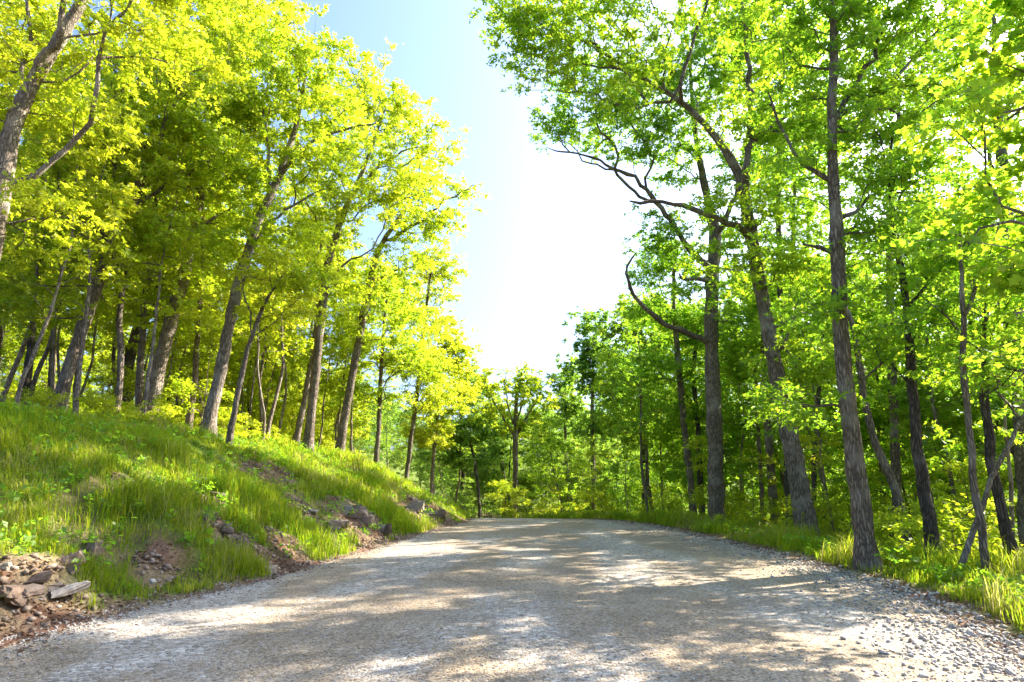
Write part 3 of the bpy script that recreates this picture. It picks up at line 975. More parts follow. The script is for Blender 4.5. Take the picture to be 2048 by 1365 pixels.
px_tree("forest_tree", 25, [(1580, 1060, 14), (1572, 850, 13), (1562, 600, 11), (1556, 400, 9), (1560, 220, 6), (1570, 90, 4)],
        [(1565, 110, 80, 60), (1500, 190, 75, 55), (1620, 260, 60, 50), (1540, 330, 70, 45), (1470, 20, 80, 50), (1640, 30, 80, 50)],
        seed=211, bark='bark_dark', leafm='leaf_green', tipd=4.0, leaf=0.16,
        label="dark slim tree left of the big forked tree, its crown high behind the fork", category="tree", group="trees in the right wood")
# leaning dead pole
px_tree("dead_sapling", 11.2, [(1902, 1190, 11), (1930, 1110, 10), (1958, 1035, 10), (1980, 960, 9), (2003, 900, 8), (2045, 838, 6), (2090, 770, 4)],
        [(2100, 750, 30, 20)], seed=209, bark='bark_pale', leafm='leaf_green', tipd=4, leaf=0.1, per=20, clear=0.8,
        label="bare leaning dead pole crossing the thin tree at right", category="tree")
for k, (nm, D, tr, cr, bk, lb) in enumerate([
    ("forest_tree", 33, [(1388, 1048, 15), (1380, 950, 14), (1368, 850, 13), (1356, 720, 12), (1345, 600, 9), (1350, 520, 6)], [(1340, 520, 60, 50), (1310, 620, 65, 50), (1370, 650, 60, 50), (1330, 730, 70, 45), (1290, 560, 40, 35)], 'bark', "slim mottled trunk just left of the straight grey trunk"),
    ("forest_tree", 34, [(1407, 1048, 11), (1400, 960, 11), (1396, 860, 10), (1385, 740, 8), (1400, 640, 5)], [(1395, 660, 55, 50), (1420, 760, 60, 45), (1370, 830, 60, 35)], 'bark_dark', "thin dark trunk tucked close beside the straight grey trunk"),
    ("forest_tree", 27, [(1552, 1075, 17), (1545, 980, 16), (1538, 900, 14), (1530, 780, 12), (1525, 640, 8), (1535, 540, 4)], [(1530, 600, 70, 60), (1500, 720, 70, 45), (1560, 800, 60, 35)], 'bark', "reddish trunk left of the big forked tree's foot"),
    ("forest_tree", 29, [(1527, 1068, 10), (1523, 980, 9), (1518, 880, 8), (1510, 760, 6), (1505, 680, 3)], [(1500, 720, 60, 50), (1480, 820, 60, 40)], 'bark', "thin trunk left of the reddish trunk in the right wood"),
    ("forest_tree", 24, [(1632, 1080, 11), (1625, 960, 10), (1635, 820, 9), (1645, 700, 7), (1650, 560, 4)], [(1640, 560, 70, 55), (1600, 680, 60, 40), (1690, 650, 60, 40)], 'bark_dark', "thin dark trunk behind the big forked tree"),
    ("forest_tree", 30, [(1606, 1070, 14), (1598, 900, 13), (1590, 700, 11), (1585, 500, 8), (1590, 350, 5)], [(1575, 360, 80, 70), (1610, 470, 90, 60), (1545, 270, 60, 50), (1640, 250, 60, 55), (1480, 480, 60, 45), (1560, 560, 70, 40)], 'bark', "slim tree filling the gap behind the big forked tree"),
    ("forest_tree", 46, [(1290, 1045, 10), (1288, 940, 10), (1284, 820, 9), (1280, 700, 7), (1285, 620, 4)], [(1290, 620, 50, 30), (1250, 650, 40, 30), (1300, 700, 60, 50), (1260, 760, 60, 45), (1310, 800, 50, 40), (1270, 850, 50, 30)], 'bark_dark', "dense dark green tree whose top meets the crooked bare limb"),
    ("forest_tree", 50, [(1188, 1042, 9), (1187, 950, 9), (1184, 850, 8), (1186, 740, 5), (1188, 670, 3)], [(1188, 655, 32, 30), (1200, 700, 45, 40), (1180, 750, 45, 35), (1220, 770, 50, 45), (1200, 840, 55, 40)], 'bark', "tall tree with pointed top right of the lone centre tree"),
    ("forest_tree", 57, [(1137, 1040, 7), (1135, 950, 7), (1130, 850, 6), (1130, 760, 3)], [(1135, 735, 24, 26), (1128, 790, 26, 30), (1150, 840, 30, 35)], 'bark', "narrow airy tree immediately right of the lone centre tree"),
    ("forest_tree", 55, [(1031, 1042, 11), (1031, 960, 10), (1031, 880, 10), (1032, 820, 8), (1034, 770, 4)], [(1022, 750, 42, 20, 0, 0.6), (985, 772, 36, 26, 0, 0.6), (1064, 764, 34, 24, 0, 0.6), (1030, 800, 66, 34, 0, 0.55), (968, 830, 32, 30, 0, 0.55), (1086, 822, 26, 34, 0, 0.55), (1010, 850, 50, 30, 0, 0.4), (1060, 870, 40, 28, 0, 0.4)], 'bark', "lone vase-shaped tree in the middle where the road ends"),
    ("forest_tree", 54, [(960, 1035, 6), (955, 960, 6), (945, 900, 5), (930, 860, 3)], [(945, 860, 40, 30), (925, 910, 40, 25)], 'bark_dark', "small dark forked tree left of the centre tree"),
    ("forest_tree", 66, [(1008, 1036, 9), (1008, 960, 8), (1000, 900, 6), (1005, 850, 3)], [(1000, 860, 45, 30), (985, 910, 40, 25)], 'bark_dark', "dark trunk close on the left of the centre tree"),
    ("forest_tree", 64, [(1085, 1036, 6), (1080, 960, 5), (1072, 880, 4), (1075, 820, 3)], [(1080, 850, 40, 40), (1110, 890, 35, 30)], 'bark', "slim tree close on the right of the centre tree"),
]):
    limbs = ()
    if "vase" in lb:
        limbs = [[(1031, 880, 6), (1005, 830, 4), (980, 790, 2.5)], [(1032, 870, 6), (1060, 825, 4), (1080, 790, 2.5)], [(1032, 850, 5), (1045, 800, 3), (1055, 760, 2)], [(1031, 860, 5), (1015, 810, 3), (1010, 760, 2)]]
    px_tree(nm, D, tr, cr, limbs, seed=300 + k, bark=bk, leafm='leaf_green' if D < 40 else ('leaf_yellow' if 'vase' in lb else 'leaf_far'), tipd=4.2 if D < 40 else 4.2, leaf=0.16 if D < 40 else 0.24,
            clear=0.25, split_limbs=False, label=lb, category="tree", group="trees in the right wood" if D < 40 else "trees at the road bend")


# ---- woods: a few grown trees, copied with their parts
def proto(name, seed, h, r, clear, lean, leafm, bark, ntip, leaf, per, rbase, tight=0.6, reach=0.6, layered=False, lobed='tri'):
    rng = np.random.default_rng(seed)
    k = 8
    z = np.linspace(-0.3, h, k)
    off = np.cumsum(rng.normal(0, 0.018 * h, (k, 2)), axis=0)
    off[0] = 0
    tr = np.column_stack([off[:, 0] + lean * z / h, off[:, 1], z])
    rad = rbase * (1 - 0.92 * np.linspace(0, 1, k) ** 1.1)
    tips = []
    ncl = max(1, ntip // 6)
    for i in range(ncl):
        u = rng.uniform(0, 1)
        zz = h * (clear + (1.02 - clear) * u)
        prof = math.sin(math.pi * min(1, 0.12 + 0.88 * u) ** 0.75) ** 0.7 if not layered else (1.0 - 0.75 * u)
        rr = r * prof * rng.uniform(0.25, 1.0) ** 0.5
        a = rng.uniform(0, 2 * math.pi)
        c = np.array([np.interp(zz, z, tr[:, 0]) + rr * math.cos(a), np.interp(zz, z, tr[:, 1]) + rr * math.sin(a), zz])
        tips.append(c + rng.standard_normal((6, 3)) * np.array((tight, tight, tight * (0.22 if layered else 0.45))))
    tips = np.concatenate(tips)
    tips[:, 2] = np.maximum(tips[:, 2], 0.35)
    return make_tree(name, (0, 0, 0), tr, rad, [], tips, rng, M[bark], M[leafm], leaf, per, reach, first_ok=max(1, int(clear * 0.7 * h / 0.4)), split_limbs=False,
                     flat=0.85 if layered else 0.65, lobed=lobed, ratio=0.62 if lobed else 0.55)


def copy_tree(src, loc, rz, s, parts=True, **props):
    r = src.copy()
    COL.objects.link(r)
    r.location = loc
    r.rotation_euler = (0, 0, rz)
    r.scale = (s, s, s)
    for k, v in props.items():
        r[k] = v
    for c in src.children:
        d = c.copy()
        COL.objects.link(d)
        d.parent = r
    return r


def protos(leafm):
    return dict(
        tall=[proto("forest_tree", s, h, r, c, ln, leafm, b, 540, 0.165, 80, rb) for s, h, r, c, ln, b, rb in
              ((1, 19, 3.8, 0.36, 1.0, 'bark', 0.20), (2, 22, 4.2, 0.40, -0.8, 'bark_dark', 0.24), (3, 17, 3.4, 0.32, 0.6, 'bark', 0.16))],
        mid=[proto("forest_tree", s, h, r, c, ln, leafm, b, 250, 0.15, 75, rb) for s, h, r, c, ln, b, rb in
             ((11, 11, 2.5, 0.22, 0.7, 'bark', 0.09), (12, 9, 2.2, 0.22, -0.5, 'bark_dark', 0.08))],
        pole=[proto("slender_tree", s, h, r, c, ln, leafm, b, 110, 0.14, 60, rb, 0.5, 0.5) for s, h, r, c, ln, b, rb in
              ((41, 12, 1.6, 0.34, 0.5, 'bark_pale', 0.085), (42, 10, 1.5, 0.36, -0.6, 'bark_pale', 0.07), (43, 14, 1.9, 0.42, 0.3, 'bark', 0.11))],
        sap=[proto("sapling", s, h, r, c, ln, leafm, b, 96, 0.125, 36, rb, 0.42, 0.42, True, False) for s, h, r, c, ln, b, rb in
             ((21, 4.6, 1.6, 0.22, 0.4, 'bark', 0.03), (22, 3.4, 1.4, 0.16, -0.3, 'bark', 0.025))],
        shrub=[proto("shrub", s, h, r, c, ln, leafm, b, 66, 0.11, 36, rb, 0.35, 0.36, True, False) for s, h, r, c, ln, b, rb in
               ((31, 1.7, 1.1, 0.10, 0.1, 'bark', 0.018), (32, 1.2, 0.9, 0.10, -0.1, 'bark', 0.015))])


PR = protos('leaf_green')


def tint(root, mat):
    for c in root.children:
        if c.name.startswith("crown"):
            c.material_slots[0].link = 'OBJECT'
            c.material_slots[0].material = mat


HEROES = [tuple(o.location[:2]) for o in COL.objects if o.type == 'EMPTY' and o.get("label")]
placed = {'tall': list(HEROES), 'mid': [], 'pole': list(HEROES), 'sap': [], 'shrub': []}
used = set()
LAB = {
    ('left', 'tall'): ("tall leafy tree standing in the wood behind the left bank", "background trees on the left hillside", "tree"),
    ('left', 'mid'): ("middle-height tree filling the wood behind the left bank", "understorey trees on the left hillside", "tree"),
    ('left', 'pole'): ("slender thin-trunked tree behind the left bank", "slender trees behind the left bank", "tree"),
    ('left', 'sap'): ("sunlit sapling at the wood's edge above the left bank", "saplings above the left bank", "sapling"),
    ('left', 'shrub'): ("low yellow-green shrub among the grass on the left bank's crest", "shrubs along the left bank's crest", "shrub"),
    ('right', 'tall'): ("tall backlit tree deep in the right wood", "background trees in the right wood", "tree"),
    ('right', 'mid'): ("middle-height backlit tree in the right wood", "understorey trees in the right wood", "tree"),
    ('right', 'pole'): ("slender thin-trunked tree in the right wood", "slender trees in the right wood", "tree"),
    ('right', 'sap'): ("backlit sapling below the right verge", "saplings below the right verge", "sapling"),
    ('right', 'shrub'): ("low backlit shrub behind the grass of the right verge", "shrubs behind the right verge", "shrub"),
    ('far', 'tall'): ("distant tall tree beyond the road bend", "distant trees beyond the bend", "tree"),
    ('far', 'mid'): ("distant smaller tree beyond the road bend", "distant smaller trees beyond the bend", "tree"),
    ('far', 'pole'): ("slender thin-trunked tree beyond the road bend", "slender trees beyond the road bend", "tree"),
    ('far', 'sap'): ("distant sapling under the trees at the road bend", "saplings at the road bend", "sapling"),
    ('far', 'shrub'): ("distant low shrub where the road drops away", "shrubs at the road bend", "shrub"),
}


REFS = []      # distinct trees: where they show and how to call them
SHORT = {"pale barked tree leaning": "the corner tree", "dark leaning tree rising": "the dark leaning left tree", "slim dark trunked": "the slim dark far-left trunk",
         "slender upright": "the slender upright left trunk", "thickest sunlit": "the thickest left trunk", "sunlit tree with straight": "the front pale trunk",
         "tall slightly bent": "the tall bent trunk", "tree whose branch reaches": "the tree reaching over the road", "thin straight tree": "the thin straight tree",
         "tree leaning right where": "the leaning tree where the bank drops", "rounded tree beyond": "the rounded tree past the bank", "dark thin trunked tree": "the dark thin bend tree",
         "straight grey trunk": "the straight grey trunk", "big forked": "the big forked tree", "tall grey trunk nearest": "the tall grey roadside trunk",
         "dark slim trunk": "the dark slim right trunk", "thin mottled": "the thin mottled tree", "dark leaning trunk rising": "the right-edge leaning trunk", "dense dark green": "the dense dark green tree",
         "tall tree with pointed": "the pointed-top tree", "narrow airy": "the narrow airy tree", "lone vase": "the lone centre tree", "small dark forked": "the small forked tree",
         "slim mottled trunk": "the slim mottled trunk", "reddish trunk": "the reddish trunk"}
for o in COL.objects:
    if o.type == 'EMPTY' and o.get("label"):
        for k_, v_ in SHORT.items():
            if o["label"].startswith(k_):
                REFS.append((proj(o.location)[0], o.location.y, v_))
WHERE = {'left': "left wood", 'right': "right wood", 'far': "far wood"}
WHAT = {'tall': "tall tree", 'pole': "slender tree", 'mid': "middle-height tree", 'sap': "sapling", 'shrub': "low shrub"}


def place_label(side, kind, x, y):
    u = proj((x, y, float(terrain(x, y))))[0]
    if not -40 < u < 2090:
        return LAB[(side, kind)][0]
    r = min(REFS, key=lambda q: abs(q[0] - u) + 2.0 * abs(q[1] - y))
    rel = ("behind" if y > r[1] + 1 else "in front of") if abs(u - r[0]) < 25 else ("left of" if u < r[0] else "right of")
    far = "" if rel in ("behind", "in front of") else ("just " if abs(u - r[0]) < 70 else ("well " if abs(u - r[0]) > 160 else ""))
    dep = "" if abs(y - r[1]) < 4 or rel in ("behind", "in front of") else (" and farther back" if y > r[1] else " and nearer")
    t = "%s in the %s, %s%s %s" % (WHAT[kind], WHERE[side], far, rel, r[2])
    return t + dep if len((t + dep).split()) <= 16 else t


def plant(side, kind, x, y, s, rng):
    src = PR[kind]
    src = src[int(rng.integers(len(src)))]
    lb, gr, ct = LAB[(side, kind)]
    loc = (x, y, float(terrain(x, y)) - 0.02)
    lb = place_label(side, kind, x, y)
    rz = rng.uniform(0, 6.28)
    if src.name not in used:
        used.add(src.name)
        src.location, src.rotation_euler, src.scale = loc, (0, 0, rz), (s, s, s)
        src["label"], src["group"], src["category"] = lb, gr, ct
        o = src
    else:
        o = copy_tree(src, loc, rz, s, label=lb, group=gr, category=ct)
    tint(o, M['leaf_yellow' if side == 'right' and kind in ('sap', 'shrub') else {'left': 'leaf_yellow', 'right': 'leaf_green', 'far': 'leaf_far'}[side]])  # right undergrowth: its sunlit yellow is put into the leaf colour
    return o


def scatter(side, kind, n, xf, yr, dmin, srange, rng, keep=None, tries=40):
    done = 0
    for _ in range(n * tries):
        if done >= n:
            break
        y = rng.uniform(*yr)
        x = xf(y, rng)
        if keep and not keep(x, y):
            continue
        if any((x - a) ** 2 + (y - b) ** 2 < dmin ** 2 for a, b in placed[kind]):
            continue
        if kind != 'tall' and any((x - a) ** 2 + (y - b) ** 2 < 0.8 for a, b in HEROES):
            continue
        placed[kind].append((x, y))
        plant(side, kind, x, y, rng.uniform(*srange), rng)
        done += 1


rg = np.random.default_rng(77)


def inview(x, y, m=260):
    px = 1024 + x / max(y, 0.5) * F
    return -m < px < 2048 + m


RSEED = 5


def offgap(x, y):
    return proj((x, y, 0.0))[0] > 1290


scatter('left', 'tall', 20, lambda y, r: xl(y) - r.uniform(9.5, 34), (22, 62), 3.8, (0.8, 1.05), rg, lambda x, y: inview(x, y))
scatter('left', 'mid', 12, lambda y, r: xl(y) - r.uniform(9, 22), (18, 52), 3.0, (0.8, 1.15), rg, lambda x, y: inview(x, y))
scatter('left', 'pole', 60, lambda y, r: xl(y) - r.uniform(6.0, 18), (16, 56), 1.3, (0.7, 1.1), rg, lambda x, y: inview(x, y, 100))
scatter('left', 'pole', 14, lambda y, r: xl(y) - r.uniform(4.2, 9), (34, 58), 1.2, (0.6, 0.9), rg)
scatter('left', 'sap', 16, lambda y, r: xl(y) - r.uniform(8.0, 15), (19, 52), 1.8, (0.6, 1.1), rg, lambda x, y: inview(x, y, 100))
scatter('left', 'sap', 10, lambda y, r: xl(y) - r.uniform(3.5, 8), (38, 56), 1.6, (0.5, 0.8), rg)
scatter('left', 'shrub', 56, lambda y, r: xl(y) - r.uniform(6.6, 12), (15, 52), 1.1, (0.35, 0.75), rg, lambda x, y: inview(x, y, 100))
scatter('right', 'tall', 8, lambda y, r: xr(y) + r.uniform(10, 34), (12, 75), 5.0, (0.8, 1.05), rg, offgap)
rg = np.random.default_rng(RSEED)
scatter('right', 'tall', 6, lambda y, r: xr(y) + r.uniform(8, 17), (14, 28), 2.6, (0.68, 0.85), rg)
scatter('right', 'tall', 8, lambda y, r: xr(y) + r.uniform(6, 14), (22, 46), 3.6, (0.8, 1.0), rg, offgap)
scatter('right', 'tall', 2, lambda y, r: xr(y) + r.uniform(4, 11), (-1, 7.5), 3.5, (0.6, 0.75), rg)  # unseen trees outside the frame, added to shade the near road
scatter('right', 'mid', 14, lambda y, r: xr(y) + r.uniform(7, 24), (14, 60), 3.2, (0.7, 1.1), rg)
scatter('right', 'pole', 40, lambda y, r: xr(y) + r.uniform(3.5, 22), (13, 60), 1.8, (0.7, 1.15), rg, lambda x, y: inview(x, y, 150) and offgap(x, y))
scatter('right', 'sap', 46, lambda y, r: xr(y) + r.uniform(3.5, 16), (9, 50), 1.7, (0.5, 1.05), rg, lambda x, y: inview(x, y, 150))
scatter('right', 'shrub', 80, lambda y, r: xr(y) + r.uniform(2.6, 12), (9, 46), 1.0, (0.5, 1.1), rg, lambda x, y: inview(x, y, 100))


def farkeep(x, y):
    px = 1024 + x / y * F
    if y < 59 and 960 < px < 1100:
        return False
    return (px < 1055 or px > 1125 or y > 120) and not (xl(y) - 1.5 < x < xr(y) + 1.5)


scatter('far', 'tall', 12, lambda y, r: r.uniform(0.05, 0.24) * y, (52, 72), 2.8, (0.5, 0.66), rg)
scatter('far', 'tall', 8, lambda y, r: r.uniform(-0.12, 0.0) * y, (60, 80), 2.8, (0.45, 0.6), rg)
scatter('far', 'tall', 32, lambda y, r: r.uniform(-0.36, 0.32) * y, (64, 110), 4.5, (0.6, 0.8), rg, farkeep)
scatter('far', 'mid', 22, lambda y, r: r.uniform(-0.12, 0.28) * y, (56, 95), 3.6, (0.6, 0.9), rg, farkeep)
scatter('far', 'pole', 50, lambda y, r: r.uniform(-0.13, 0.28) * y, (44, 90), 1.8, (0.7, 1.1), rg, farkeep)
scatter('far', 'tall', 30, lambda y, r: r.uniform(-0.6, 0.7) * y, (125, 190), 6.0, (0.6, 0.8), rg)
scatter('far', 'sap', 30, lambda y, r: r.uniform(-0.13, 0.22) * y, (50, 85), 2.2, (0.5, 0.9), rg, farkeep)
scatter('far', 'shrub', 40, lambda y, r: r.uniform(-0.13, 0.22) * y, (46, 80), 1.6, (0.5, 0.9), rg, farkeep)

# copies that still share a label are told apart by their order from the left
ORD = ["leftmost", "second-from-left", "third-from-left", "fourth-from-left", "fifth-from-left", "sixth-from-left", "seventh-from-left", "eighth-from-left", "ninth-from-left", "tenth-from-left", "eleventh-from-left", "twelfth-from-left"]
same = {}
for o in COL.objects:
    if o.type == 'EMPTY' and o.get("label") and o.get("category") != "rock":
        same.setdefault(o["label"], []).append(o)
for lb, os_ in same.items():
    if 1 < len(os_) <= 12 and len(lb.split()) <= 15 and -40 < min(proj(o.location)[0] for o in os_ if o.location.y > 1) < 2090:
        for k_, o in enumerate(sorted(os_, key=lambda q: proj(q.location)[0])):
            o["label"] = ORD[k_] + " " + lb

# ------------------------------------------------------------------ grass
def blades(x, y, z, h, w, rng, lean=(0, 0)):
    n = len(x)
    a = rng.uniform(0, 2 * math.pi, n)
    d = np.stack([np.cos(a), np.sin(a), np.zeros(n)], -1)
    sd = np.stack([-np.sin(a), np.cos(a), np.zeros(n)], -1)
    bend = rng.uniform(0.15, 0.95, n)[:, None]
    dl = d * bend + np.array((lean[0], lean[1], 0.0))
    b = np.stack([x, y, z - 0.02], -1)
    hh, ww = h[:, None], w[:, None]
    up = np.array((0, 0, 1.0))
    m = b + up * hh * 0.6 + dl * hh * 0.25
    t = b + up * hh * (1.0 - 0.32 * bend) + dl * hh * 0.85
    v = np.stack([b - sd * ww * 0.5, b + sd * ww * 0.5, m + sd * ww * 0.42, m - sd * ww * 0.42, t], 1).reshape(-1, 3)
    i = (np.arange(n) * 5)[:, None]
    return v, i + np.array([[0, 1, 2, 3]]), i + np.array([[3, 2, 4]])


def sow(name, n, xf, yr, hscale, rng, label):
    """scatter blades by the turf mask, more of them near the eye"""
    u = rng.uniform(0, 1, n)
    y = yr[0] * (yr[1] / yr[0]) ** (u ** 1.15)
    x = xf(y, rng, n)
    msk = turf_mask(x, y)
    keep = rng.uniform(0, 1, n) < msk ** 1.3
    x, y, msk = x[keep], y[keep], msk[keep]
    tall = fbm(x * 0.6, y * 0.6, 91, 3)
    tuft = fbm(x * 2.6, y * 2.6, 93, 2)
    h = hscale * (0.35 + 1.1 * sstep(0.3, 0.7, tall)) * (0.5 + 0.9 * tuft) * rng.uniform(0.55, 1.25, len(x)) * (0.5 + 0.5 * msk)
    w = 0.0045 + 0.00062 * y
    z = terrain(x, y)
    v, q, t = blades(x, y, z, h, w, rng, (0.10, -0.10))
    return link(name, mesh_from(name, v, [t, q], M['grass']), kind="stuff", label=label, category="grass")


sow("bank_grass", 205000, lambda y, r, n: xl(y) - r.uniform(0.0, 1, n) * 7.4, (5.0, 50), 0.36, np.random.default_rng(5), "long tufted grass covering the sunny left bank")
sow("verge_grass", 62000, lambda y, r, n: xr(y) + r.uniform(0.1, 1, n) * 3.4, (5.5, 46), 0.44, np.random.default_rng(6), "bright grass strip between gravel and trees on the right")

rw = np.random.default_rng(15)
for nm, nn, fx, yr, lb in (("bank_weeds", 900, lambda y, n: xl(y) - rw.uniform(0.3, 7.5, n), (5.2, 40), "broad-leaved weeds scattered through the left bank's grass"),
                           ("verge_weeds", 500, lambda y, n: xr(y) + rw.uniform(0.6, 3.4, n), (6, 40), "broad-leaved weeds among the right verge's grass")):
    y = yr[0] * (yr[1] / yr[0]) ** rw.uniform(0, 1, nn)
    x = fx(y, nn)
    tp = np.stack([x, y, terrain(x, y) + rw.uniform(0.05, 0.25, nn)], -1)
    v, q = leaf_quads(tp, np.tile(np.array((0, 0, 1.0)), (nn, 1)), 15, 0.09, rw, 0.16, 0.6)
    link(nm, mesh_from(nm, v, [q], M['leaf_green']), kind="stuff", label=lb, category="weeds")

# ------------------------------------------------------------------ stones
ICO_V, ICO_F = None, None


def ico():
    t = (1 + 5 ** 0.5) / 2
    v = np.array([(-1, t, 0), (1, t, 0), (-1, -t, 0), (1, -t, 0), (0, -1, t), (0, 1, t), (0, -1, -t), (0, 1, -t), (t, 0, -1), (t, 0, 1), (-t, 0, -1), (-t, 0, 1)])
    f = np.array([(0, 11, 5), (0, 5, 1), (0, 1, 7), (0, 7, 10), (0, 10, 11), (1, 5, 9), (5, 11, 4), (11, 10, 2), (10, 7, 6), (7, 1, 8), (3, 9, 4), (3, 4, 2), (3, 2, 6), (3, 6, 8), (3, 8, 9), (4, 9, 5), (2, 4, 11), (6, 2, 10), (8, 6, 7), (9, 8, 1)])
    return unit(v), f


ICO_V, ICO_F = ico()


OCT_V = np.array([(1, 0, 0), (0, 1, 0), (-1, 0, 0), (0, -1, 0), (0, 0, 1), (0, 0, -1)], float)
OCT_F = np.array([(0, 1, 4), (1, 2, 4), (2, 3, 4), (3, 0, 4), (1, 0, 5), (2, 1, 5), (3, 2, 5), (0, 3, 5)])


def stones(x, y, z, s, rng, small=False):
    n = len(x)
    BV, BF = (OCT_V, OCT_F) if small else (ICO_V, ICO_F)
    v = BV[None] * (1 + rng.uniform(-0.45, 0.35, (n, len(BV), 1)))
    v = v * np.stack([rng.uniform(0.7, 1.3, n), rng.uniform(0.6, 1.0, n), rng.uniform(0.4, 0.75, n)], -1)[:, None]
    a = rng.uniform(0, 6.28, n)
    c, sn = np.cos(a)[:, None], np.sin(a)[:, None]
    tilt = rng.normal(0, 0.3, n)[:, None]
    X, Y_, Z = v[..., 0], v[..., 1], v[..., 2] + v[..., 0] * tilt
    v = np.stack([X * c - Y_ * sn, X * sn + Y_ * c, Z], -1) * s[:, None, None] * 0.5
    v = v + np.stack([x, y, z + s * 0.12], -1)[:, None]
    return v.reshape(-1, 3), ((np.arange(n) * len(BV))[:, None, None] + BF[None]).reshape(-1, 3)


rs = np.random.default_rng(9)


def ylog(n, a, b, rng, p=1.0):
    return a * (b / a) ** (rng.uniform(0, 1, n) ** p)


parts_v, parts_f, off = [], [], 0
for n, fx, yr, s0, s1 in (
        (6000, lambda y, n: xr(y) + 0.25 - np.abs(rs.normal(0, 0.75, n)), (4.6, 30), 0.025, 0.075),
        (2600, lambda y, n: xl(y) - 0.1 + np.abs(rs.normal(0, 0.35, n)), (5, 32), 0.02, 0.05),
        (16000, lambda y, n: xl(y) + rs.uniform(0.02, 0.99, n) * (xr(y) - xl(y)), (4.4, 24), 0.011, 0.032)):
    y = ylog(n, *yr, rs, 1.1)
    x = fx(y, n)
    s = rs.uniform(0, 1, n) ** 2.2 * (s1 - s0) + s0
    v, f = stones(x, y, road_top(x, y), s, rs, s1 < 0.04)
    parts_v.append(v)
    parts_f.append(f + off)
    off += len(v)
link("loose_gravel", mesh_from("loose_gravel", np.concatenate(parts_v), [np.concatenate(parts_f)], M['gravel']), road, kind="stuff")

# the larger stones of the right shoulder and left toe, one by one
STM = []
for k in range(8):
    v, f = stones(np.zeros(1), np.zeros(1), np.zeros(1) - 0.12, np.ones(1), rs)
    STM.append(mesh_from("stone", v, [f], M['stone']))
for k in range(290):
    y = float(ylog(1, 4.8, 27, rs, 1.2)[0])
    if k < 230:
        x = float(xr(y) + 0.40 - abs(rs.normal(0, 0.55)))
    else:
        x = float(xl(y) - 0.1 - abs(rs.normal(0, 0.25)))
    s = rs.uniform(0.05, 0.085) if rs.uniform() < 0.92 else rs.uniform(0.085, 0.13)
    o = link("stone", STM[k % 8], road, (x, y, float(road_top(np.array(x), np.array(y))) + s * 0.10))
    o.rotation_euler = (rs.normal(0, 0.2), rs.normal(0, 0.2), rs.uniform(0, 6.28))
    o.scale = (s, s, s)


# ------------------------------------------------------------------ rock outcrops on the left bank
def slab_mesh(w, d, t, rng, mat):
    """one broken limestone block: sharp facets, flat bedding"""
    q = rng.uniform(-1, 1, (22, 3))
    q = np.sign(q) * np.abs(q) ** 0.5
    q[:, 2] = np.where(rng.uniform(0, 1, 22) < 0.6, np.sign(q[:, 2]) * rng.uniform(0.8, 1.0, 22), q[:, 2])
    bm = bmesh.new()
    for p in q * np.array((w, d, t)) * 0.5:
        bm.verts.new(p)
    bmesh.ops.convex_hull(bm, input=bm.verts)
    bmesh.ops.delete(bm, geom=[v for v in bm.verts if not v.link_faces], context='VERTS')
    bmesh.ops.subdivide_edges(bm, edges=bm.edges[:], cuts=2, use_grid_fill=True)
    bmesh.ops.triangulate(bm, faces=bm.faces[:])
    for v in bm.verts:
        v.co = np.array(v.co) * (1 + rng.normal(0, 0.03)) + rng.normal(0, 0.035, 3) * t
    me = bpy.data.meshes.new("slab")
    bm.to_mesh(me)
    bm.free()
    me.materials.append(M[mat])
    return me


def rock(name, px, py, D, w, dpt, h, seed, mat, label, rz=0.0, tilt=0.0, sink=0.5):
    rng = np.random.default_rng(seed)
    p = at(px, py, D)
    x, y = p[0], p[1]
    z0 = float(terrain(x, y)) - h * sink
    root = link(name, None, None, (x, y, z0), label=label, category="rock", group="rocks on the left bank")
    nb = 1 if max(w, dpt) < 0.33 else int(rng.integers(3, 6))
    for k in range(nb):
        f = 1.0 if nb == 1 else rng.uniform(0.38, 0.75)
        o = link("slab", slab_mesh(w * f, dpt * f * rng.uniform(0.8, 1.2), h * (1.0 if nb == 1 else rng.uniform(0.5, 0.9)), rng, mat if rng.uniform() < 0.7 else 'limestone'), root,
                 (0, 0, h * 0.5) if nb == 1 else (rng.uniform(-0.36, 0.36) * w, rng.uniform(-0.3, 0.3) * dpt, h * rng.uniform(0.15, 0.75)))
        o.rotation_euler = (rng.normal(0, 0.13), rng.normal(0, 0.13) - tilt, rz + rng.normal(0, 0.5))
    return root


def bank_pix(px, py):
    return float(bank_hit(px, py)[1])


